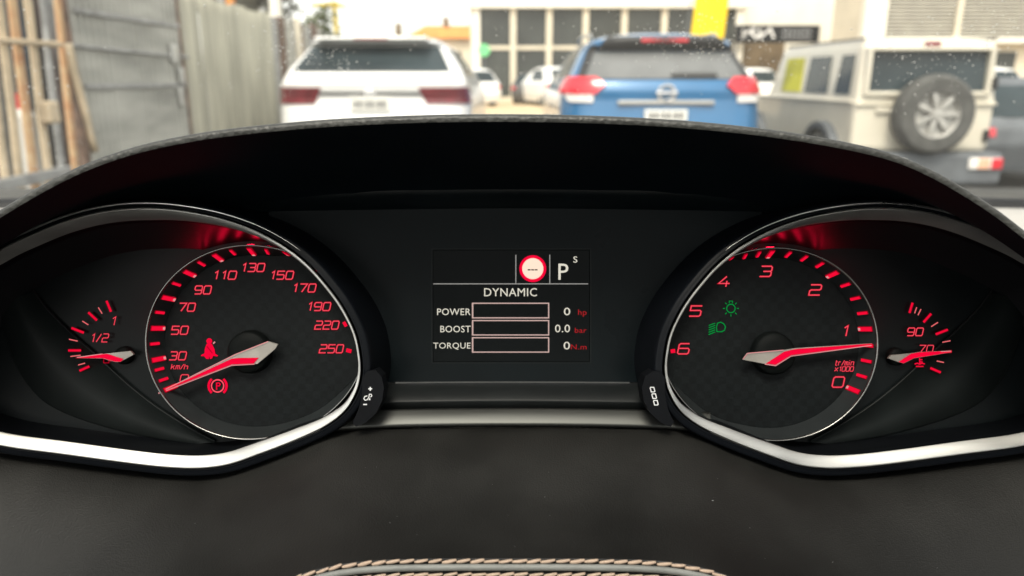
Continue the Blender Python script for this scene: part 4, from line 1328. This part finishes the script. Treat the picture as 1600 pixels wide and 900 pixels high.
v, f = ribbon2d(arc(1142, 482, 6.6, 0, 345, 24), .9, True); gsun.add([k(p[0], p[1], WN) for p in v], f)
for a in range(0, 360, 45):
    if a == 90:
        v, f = ribbon2d([(1139.5, 474), (1139.5, 470.5), (1144.5, 470.5), (1144.5, 474)], .7)
    else:
        v, f = ribbon2d([(1142 + 9.3 * math.cos(R(a)), 482 - 9.3 * math.sin(R(a))), (1142 + 12.6 * math.cos(R(a)), 482 - 12.6 * math.sin(R(a)))], .8)
    gsun.add([k(p[0], p[1], WN + .00005) for p in v], f)
gsun.build('side_light_symbol', M['green'], RP[0], fix=False)
ghl = MB()
v, f = ribbon2d([(1121, 505), (1126, 503.5), (1131, 506), (1133.5, 511), (1132, 516), (1127.5, 518.5), (1120, 518), (1119.5, 511)], .9, True); ghl.add([k(p[0], p[1], WN) for p in v], f)
for i in range(5):
    v, f = ribbon2d([(1107.5 - i * .1, 508.5 + i * 3.6), (1117.5, 505 + i * 3.4)], .85); ghl.add([k(p[0], p[1], WN) for p in v], f)
ghl.build('dipped_beam_symbol', M['green'], RP[0], fix=False)

# ---- needles
def needle(name, metal, red, outline, hub, w, label=None):
    nd = poly_px(name, metal, M['needle_metal'], cl, w, .0012)
    poly_px('red_insert', red, M['red_fill'], nd, w + .0004, .0003)
    ribbon_px('light_edge', outline, 1.3, M['pink_line'], nd, w + .0006)
    if hub:
        cx, cy, r_ = hub
        c = k(cx, cy, w - .001)
        s = (D - w) / FPX * r_
        mb = MB()
        rows = [[(c.x + s * q * math.cos(2 * PI * i / 40), c.y + s * q * math.sin(2 * PI * i / 40), ww) for i in range(40)] for q, ww in ((1.05, w - .0055), (1.0, w - .0022), (.9, w - .0012), (.5, w - .0009), (.01, w - .0008))]
        mb.grid(rows, closed=True).build('hub_cap', M['hub'], nd, smooth=True, fix=False)
    return nd
WND = -.0085
needle('needle', [(247.5, 613.5), (367, 554), (419, 533.5), (434, 538), (430, 545), (402, 568.5), (362, 570.5)], [(250, 612.5), (362, 560.5), (372, 559.5), (403.5, 559), (396, 568), (362, 569.5)],
       [[(247.5, 614), (367, 554), (419, 533.5)], [(247.5, 615), (362, 571), (398, 569)]], (386, 551, 33), WND)
needle('needle', [(1161, 562), (1168, 552), (1224, 547), (1244, 544), (1363, 536.5), (1363, 539), (1236, 556), (1212, 571), (1195, 568.5)], [(1197.5, 568), (1226, 549.5), (1244, 545.5), (1363, 537), (1363, 539), (1236, 555), (1212, 570)],
       [[(1161, 561), (1168, 552), (1224, 547)], [(1195, 569), (1212, 571.5), (1236, 556.5), (1363, 539.5)]], (1212, 553, 33), WND)
WSN = W_PLATE + .0042
needle('gauge_needle', [(117, 559.5), (160, 553), (204, 548.5), (208.5, 554), (192, 563), (188, 565.5), (180, 565.5), (160, 560)], [(117, 559.5), (160, 553.5), (167, 553), (192, 561), (188, 565), (180, 565), (160, 559.5)], [[(120, 558.5), (160, 553)]], (190, 556, 14), WSN)
needle('gauge_needle', [(1388, 560), (1392, 555), (1424, 552), (1437, 550), (1486, 548), (1486, 550.5), (1454, 556), (1428, 560), (1412, 568), (1405, 566)], [(1405, 565.5), (1424, 553), (1437, 550.5), (1486, 548.3), (1486, 550.3), (1454, 555.5), (1428, 559.5), (1412, 567.5)], [[(1470, 549.3), (1486, 548.6)]], (1404, 558, 14), WSN)

# ---- small gauge marks
WP = W_PLATE + .0019
thick_f = [((166.4, 470), (173.4, 487)), ((138, 488), (151.4, 500.6)), ((111.6, 512.4), (131, 520)), ((106.4, 547.6), (126.6, 547.6)), ((124, 579.4), (139.6, 572.4))]
thin_f = [((153.6, 480.4), (159.6, 490)), ((128.6, 501.6), (138, 507.6)), ((107.6, 530), (121.4, 533)), ((110, 557), (126, 555)), ((122, 570.4), (133, 567.4))]
thick_t = [((1426, 473), (1421, 489)), ((1455, 490), (1443, 503.6)), ((1481, 515), (1462, 522.4)), ((1470, 582), (1453.6, 575)), ((1477, 550), (1487, 549))]
thin_t = [((1432.4, 480), (1429, 489.6)), ((1439, 483), (1434.4, 492.4)), ((1465.6, 503.6), (1455, 510.4)), ((1485, 532.4), (1472.4, 534.8)), ((1475, 566.4), (1463.6, 564))]
for g_, th_, tn_ in ((fuel, thick_f, thin_f), (temp, thick_t, thin_t)):
    for a, b_ in th_:
        mb = MB()
        v, f = ribbon2d([a, b_], 2.2); mb.add([k(p[0], p[1], WP) for p in v], f, 0)
        v, f = ribbon2d([a, b_], 1.3); mb.add([k(p[0], p[1], WP + .0001) for p in v], f, 1)
        mb.build('tick', [M['num_edge'], M['tick']], g_, fix=False)
    for a, b_ in tn_:
        ribbon_px('tick', [[a, b_]], 1.7, M['tick_pale'], g_, WP)
stroke_text('numeral', '1', 177.5, 501.5, 9, 13, fuel, WP, 2.0)
stroke_text('numeral', '1/2', 155.5, 528, 27, 12.5, fuel, WP, 2.1)
stroke_text('numeral', '90', 1430, 518.5, 24, 12, temp, WP, 2.4)
stroke_text('numeral', '70', 1447, 544.5, 22, 10, temp, WP, 1.9)
ribbon_px('fuel_pump_symbol', [[(162, 559), (162, 567), (170, 567), (170, 560)], [(170, 564), (174, 564)]], 1.3, M['num_edge'], fuel, WP)
ribbon_px('coolant_symbol', [[(1437, 559.5), (1437, 569)], [(1437.5, 562), (1441.5, 562)], [(1437.5, 565.5), (1441.5, 565.5)], [(1429, 569), (1433, 567.5), (1437, 569), (1441, 567.5), (1445, 569)], [(1431, 572.5), (1443, 572.5)]], 2.0, M['tick'], temp, WP)

# ---- buttons beside the pods
WB = .0008
bt = poly_px('trip_button', [(566, 590), (574, 580), (586, 578), (596, 588), (600, 606), (597, 626), (588, 645), (572, 660), (556, 667), (551, 660), (560, 640), (566, 618)], M['button'], cl, WB, .010)
ribbon_px('symbol', [[(575.5, 607.5), (581.5, 607.5)], [(578.5, 604.5), (578.5, 610.5)]], 1.9, M['symbol'], bt, WB + .0003)
ribbon_px('symbol', [[(567.5, 632), (573.5, 632)]], 1.9, M['symbol'], bt, WB + .0003)
ribbon_px('symbol', [[(574, 618.5), (570, 619.5), (568.5, 623), (570.5, 625.5), (574, 624.5), (576.5, 620), (577, 616), (580, 616), (581, 618.5), (579, 620.5)], [(577.5, 621.5), (578, 624.5), (576, 624.5)]], 1.4, M['symbol'], bt, WB + .0003)
bt2 = poly_px('reset_button', [(1039, 590), (1033, 582), (1020, 580), (1008, 588), (1003, 606), (1006, 626), (1016, 645), (1032, 660), (1048, 667), (1053, 660), (1044, 640), (1039, 618)], M['button'], cl, WB, .010)
for i in range(3):
    x, y = 1019.6 + i * 2.6, 608.8 + i * 10.2
    ribbon_px('symbol', [[(x - 3, y - 3.6), (x + 2, y - 3.6), (x + 3.6, y + 2.6), (x + 2.4, y + 3.6), (x - 2, y + 3.6), (x - 3.6, y - 2.2), 'c']], 1.6, M['symbol'], bt2, WB + .0003)

# ================================================================== leather cover below the cluster
seam_px = [(-900, 1500), (-300, 1270), (100, 1060), (300, 965), (400, 925), (450, 905), (475, 896), (500, 888.5), (530, 882), (565, 877.5), (610, 874.5), (660, 873.5), (720, 873), (800, 873), (880, 873), (940, 873.5), (990, 874.5),
           (1035, 877), (1070, 881.5), (1100, 887.5), (1130, 897), (1160, 908), (1210, 927), (1320, 968), (1520, 1060), (1900, 1270), (2500, 1500)]
def seam_y(x):
    return float(np.interp(x, [p[0] for p in seam_px], [p[1] for p in seam_px]))
podb = sorted([(x, y) for x, y in ((560, 600), (555, 625), (538, 645), (507, 668), (460, 690), (400, 713), (355, 728), (310, 733), (260, 731), (200, 725), (100, 711), (0, 697), (-80, 674), (-160, 600))])
def top_y(x):
    xx = min(x, MIR - x)
    if xx > 545:
        return 671.0 - 2 * max(0, 1 - abs(x - 802) / 250)
    y = float(np.interp(xx, [p[0] for p in podb], [p[1] for p in podb])) + 11
    if xx > 440:
        y = max(y, 676)
    return y
xs = [-420 + 2440 * i / 200 for i in range(201)]
W_SEAM = .058
ty = [top_y(x) for x in xs]
for _ in range(4):
    ty = [ty[0]] + [max(ty[i], (ty[i - 1] + ty[i] * 2 + ty[i + 1]) / 4) for i in range(1, len(ty) - 1)] + [ty[-1]]
NR = 22
rows = [[] for _ in range(NR + 2)]
for x, t0 in zip(xs, ty):
    sy = max(seam_y(x), t0 + 60)
    rows[0].append(k(x, t0 - 16, -.030))
    rows[1].append(k(x, t0 - 1, -.012))
    for i in range(NR):
        f = i / (NR - 1)
        py = t0 + (sy - t0) * f
        # surface rises out from under the dials, then comes level toward the seam
        w = -.0085 + (W_SEAM + .0085) * (f ** .82) * (1 - .10 * math.sin(PI * f))
        rows[i + 2].append(k(x, py, w))
def dash_local(o):
    o.parent = dash
    mw = cl_matrix
    o.matrix_parent_inverse = Matrix.Translation(-Vector((0, .60, .90))) @ mw
    return o
cl_matrix = Matrix.Translation(CO) @ Matrix.Rotation(PI / 2 - PITCH, 4, 'X')
cover_rows = rows
cover = dash_local(MB().grid(rows).build('leather_cover', M['leather'], None, smooth=True, fix=True))
# seam: welt piping, second panel and two rows of stitches
def seam_curve(dy, w, x0=380, x1=1225, step=4.0):
    return [k(x, seam_y(x) + dy, w) for x in np.arange(x0, x1, step)]
def smooth_curve(c, it=8):
    c = [Vector(p) for p in c]
    for _ in range(it):
        c = [c[0]] + [(c[i - 1] + c[i] * 2 + c[i + 1]) / 4 for i in range(1, len(c) - 1)] + [c[-1]]
    return c
pc = smooth_curve(seam_curve(13.5, W_SEAM + .0012))
dash_local(MB().tube(pc, .00105, 10).build('piping', M['piping'], None, smooth=True))
rows = []
for dy, w in ((1, W_SEAM - .0004), (7, W_SEAM - .0008), (13, W_SEAM - .0002), (19, W_SEAM + .0004), (24, W_SEAM + .0012), (40, W_SEAM + .004), (90, W_SEAM + .006), (220, W_SEAM - .002)):
    rows.append(smooth_curve([k(x, seam_y(x) + dy, w) for x in np.arange(-420, 2020, 12.0)], 3))
dash_local(MB().grid(rows).build('lower_cover', M['leather'], None, smooth=True))
def stitch_mesh():
    mb = MB()
    L = .0043
    pts, rad = [], []
    for i in range(9):
        t = i / 8
        pts.append((L * (t - .5), .00034 * (t - .5) * 2, .00035 * math.sin(PI * t) - .0001))
        rad.append(.00020 + .00036 * math.sin(PI * min(1, max(0, .08 + .84 * t))) ** .6)
    mb.tube(pts, rad, 8)
    o = mb.build('stitch', M['stitch'], None, smooth=True)
    return o
st0 = stitch_mesh()
first = True
def stitch_row(dy, w, x0, x1):
    global first
    c = smooth_curve(seam_curve(dy, w, x0, x1, 2.0), 6)
    acc = 0
    nxt = 0
    for i in range(1, len(c)):
        seg = (c[i] - c[i - 1]).length
        acc += seg
        if acc >= nxt:
            nxt += .00445 * random.uniform(.97, 1.03)
            t = (c[i] - c[i - 1]).normalized()
            o = st0 if first else st0.copy()
            if not first:
                COL.objects.link(o)
            first = False
            a = math.atan2(t.y, t.x) + random.uniform(-.06, .05)
            dash_local(o)
            o.location = c[i]
            o.rotation_euler = (0, 0, a)
            o.scale = (random.uniform(.93, 1.07), random.uniform(.85, 1.1), random.uniform(.75, 1.1))
            o.location.y += random.uniform(-.00012, .00012)
stitch_row(3.4, W_SEAM + .0007, 440, 1170)
stitch_row(25.0, W_SEAM + .0019, 480, 1130)
# a little dust lying on the leather
ds = MB()
for _ in range(90):
    i_ = random.randrange(12, 188); j_ = random.randrange(6, NR)
    p = Vector(cover_rows[j_][i_]) + Vector((random.uniform(-.002, .002), 0, .0002))
    r_ = random.choice((.00005, .00007, .00009, .00014))
    a_ = random.uniform(0, PI)
    u_ = Vector((math.cos(a_), math.sin(a_) * .6, math.sin(a_) * .6)) * r_ * random.choice((1, 1, 1, 3.5))
    v_ = Vector((-math.sin(a_), math.cos(a_) * .6, .5)) * r_
    ds.add([p - u_, p - v_, p + u_, p + v_, p + Vector((0, .5, .8)) * r_], [(0, 1, 4), (1, 2, 4), (2, 3, 4), (3, 0, 4)])
dq = ds.build('dust', M['symbol'], None, fix=False)
dash_local(dq)
dq['kind'] = 'stuff'
bpy.context.view_layer.update()

# ================================================================== the cabin around the camera (out of the picture, it shades the dash)
M['headliner'] = mat('headliner', (0.10, 0.10, 0.095), 0.9, vary=.1, vscale=30)
M['trim_dark'] = mat('trim_dark', (0.025, 0.025, 0.025), 0.7, vary=.15, vscale=20)
M['roof_glass'] = thin_glass('roof_glass', (0.55, 0.56, 0.56), 0.02)
cb = empty('car_cabin', (.35, -.6, .3), 'dark car cabin shell with a glass roof panel around the dashboard', 'car cabin')
def cpart(name, m, x0, x1, y0, y1, z0, z1, bev=.02):
    return MB().box(((x0 + x1) / 2 - .35, (y0 + y1) / 2 + .6, (z0 + z1) / 2 - .3), (x1 - x0, y1 - y0, z1 - z0), bev=bev).build(name, m, cb)
cpart('roof_header', M['headliner'], -.42, 1.12, -.22, -.06, 1.48, 1.52)
cpart('roof_rail', M['headliner'], -.44, -.24, -1.5, -.221, 1.45, 1.50)
cpart('roof_rail', M['headliner'], .94, 1.14, -1.5, -.221, 1.45, 1.50)
cpart('roof_rear', M['headliner'], -.44, 1.14, -2.0, -1.501, 1.42, 1.49)
cpart('roof_panel', M['roof_glass'], -.24, .94, -1.5, -.22, 1.485, 1.49, 0)
cpart('door_panel', M['trim_dark'], -.52, -.46, -1.9, .55, .30, 1.00)
cpart('door_panel', M['trim_dark'], 1.16, 1.22, -1.9, .55, .30, 1.00)
cpart('floor_panel', M['trim_dark'], -.46, 1.16, -1.9, .75, .26, .30)
cpart('rear_seat', M['trim_dark'], -.44, 1.14, -1.75, -1.55, .31, 1.10, .06)
cpart('seat_back', M['trim_dark'], -.22, .24, -.80, -.64, .55, 1.15, .07)
cpart('seat_back', M['trim_dark'], .48, .94, -.80, -.64, .55, 1.15, .07)
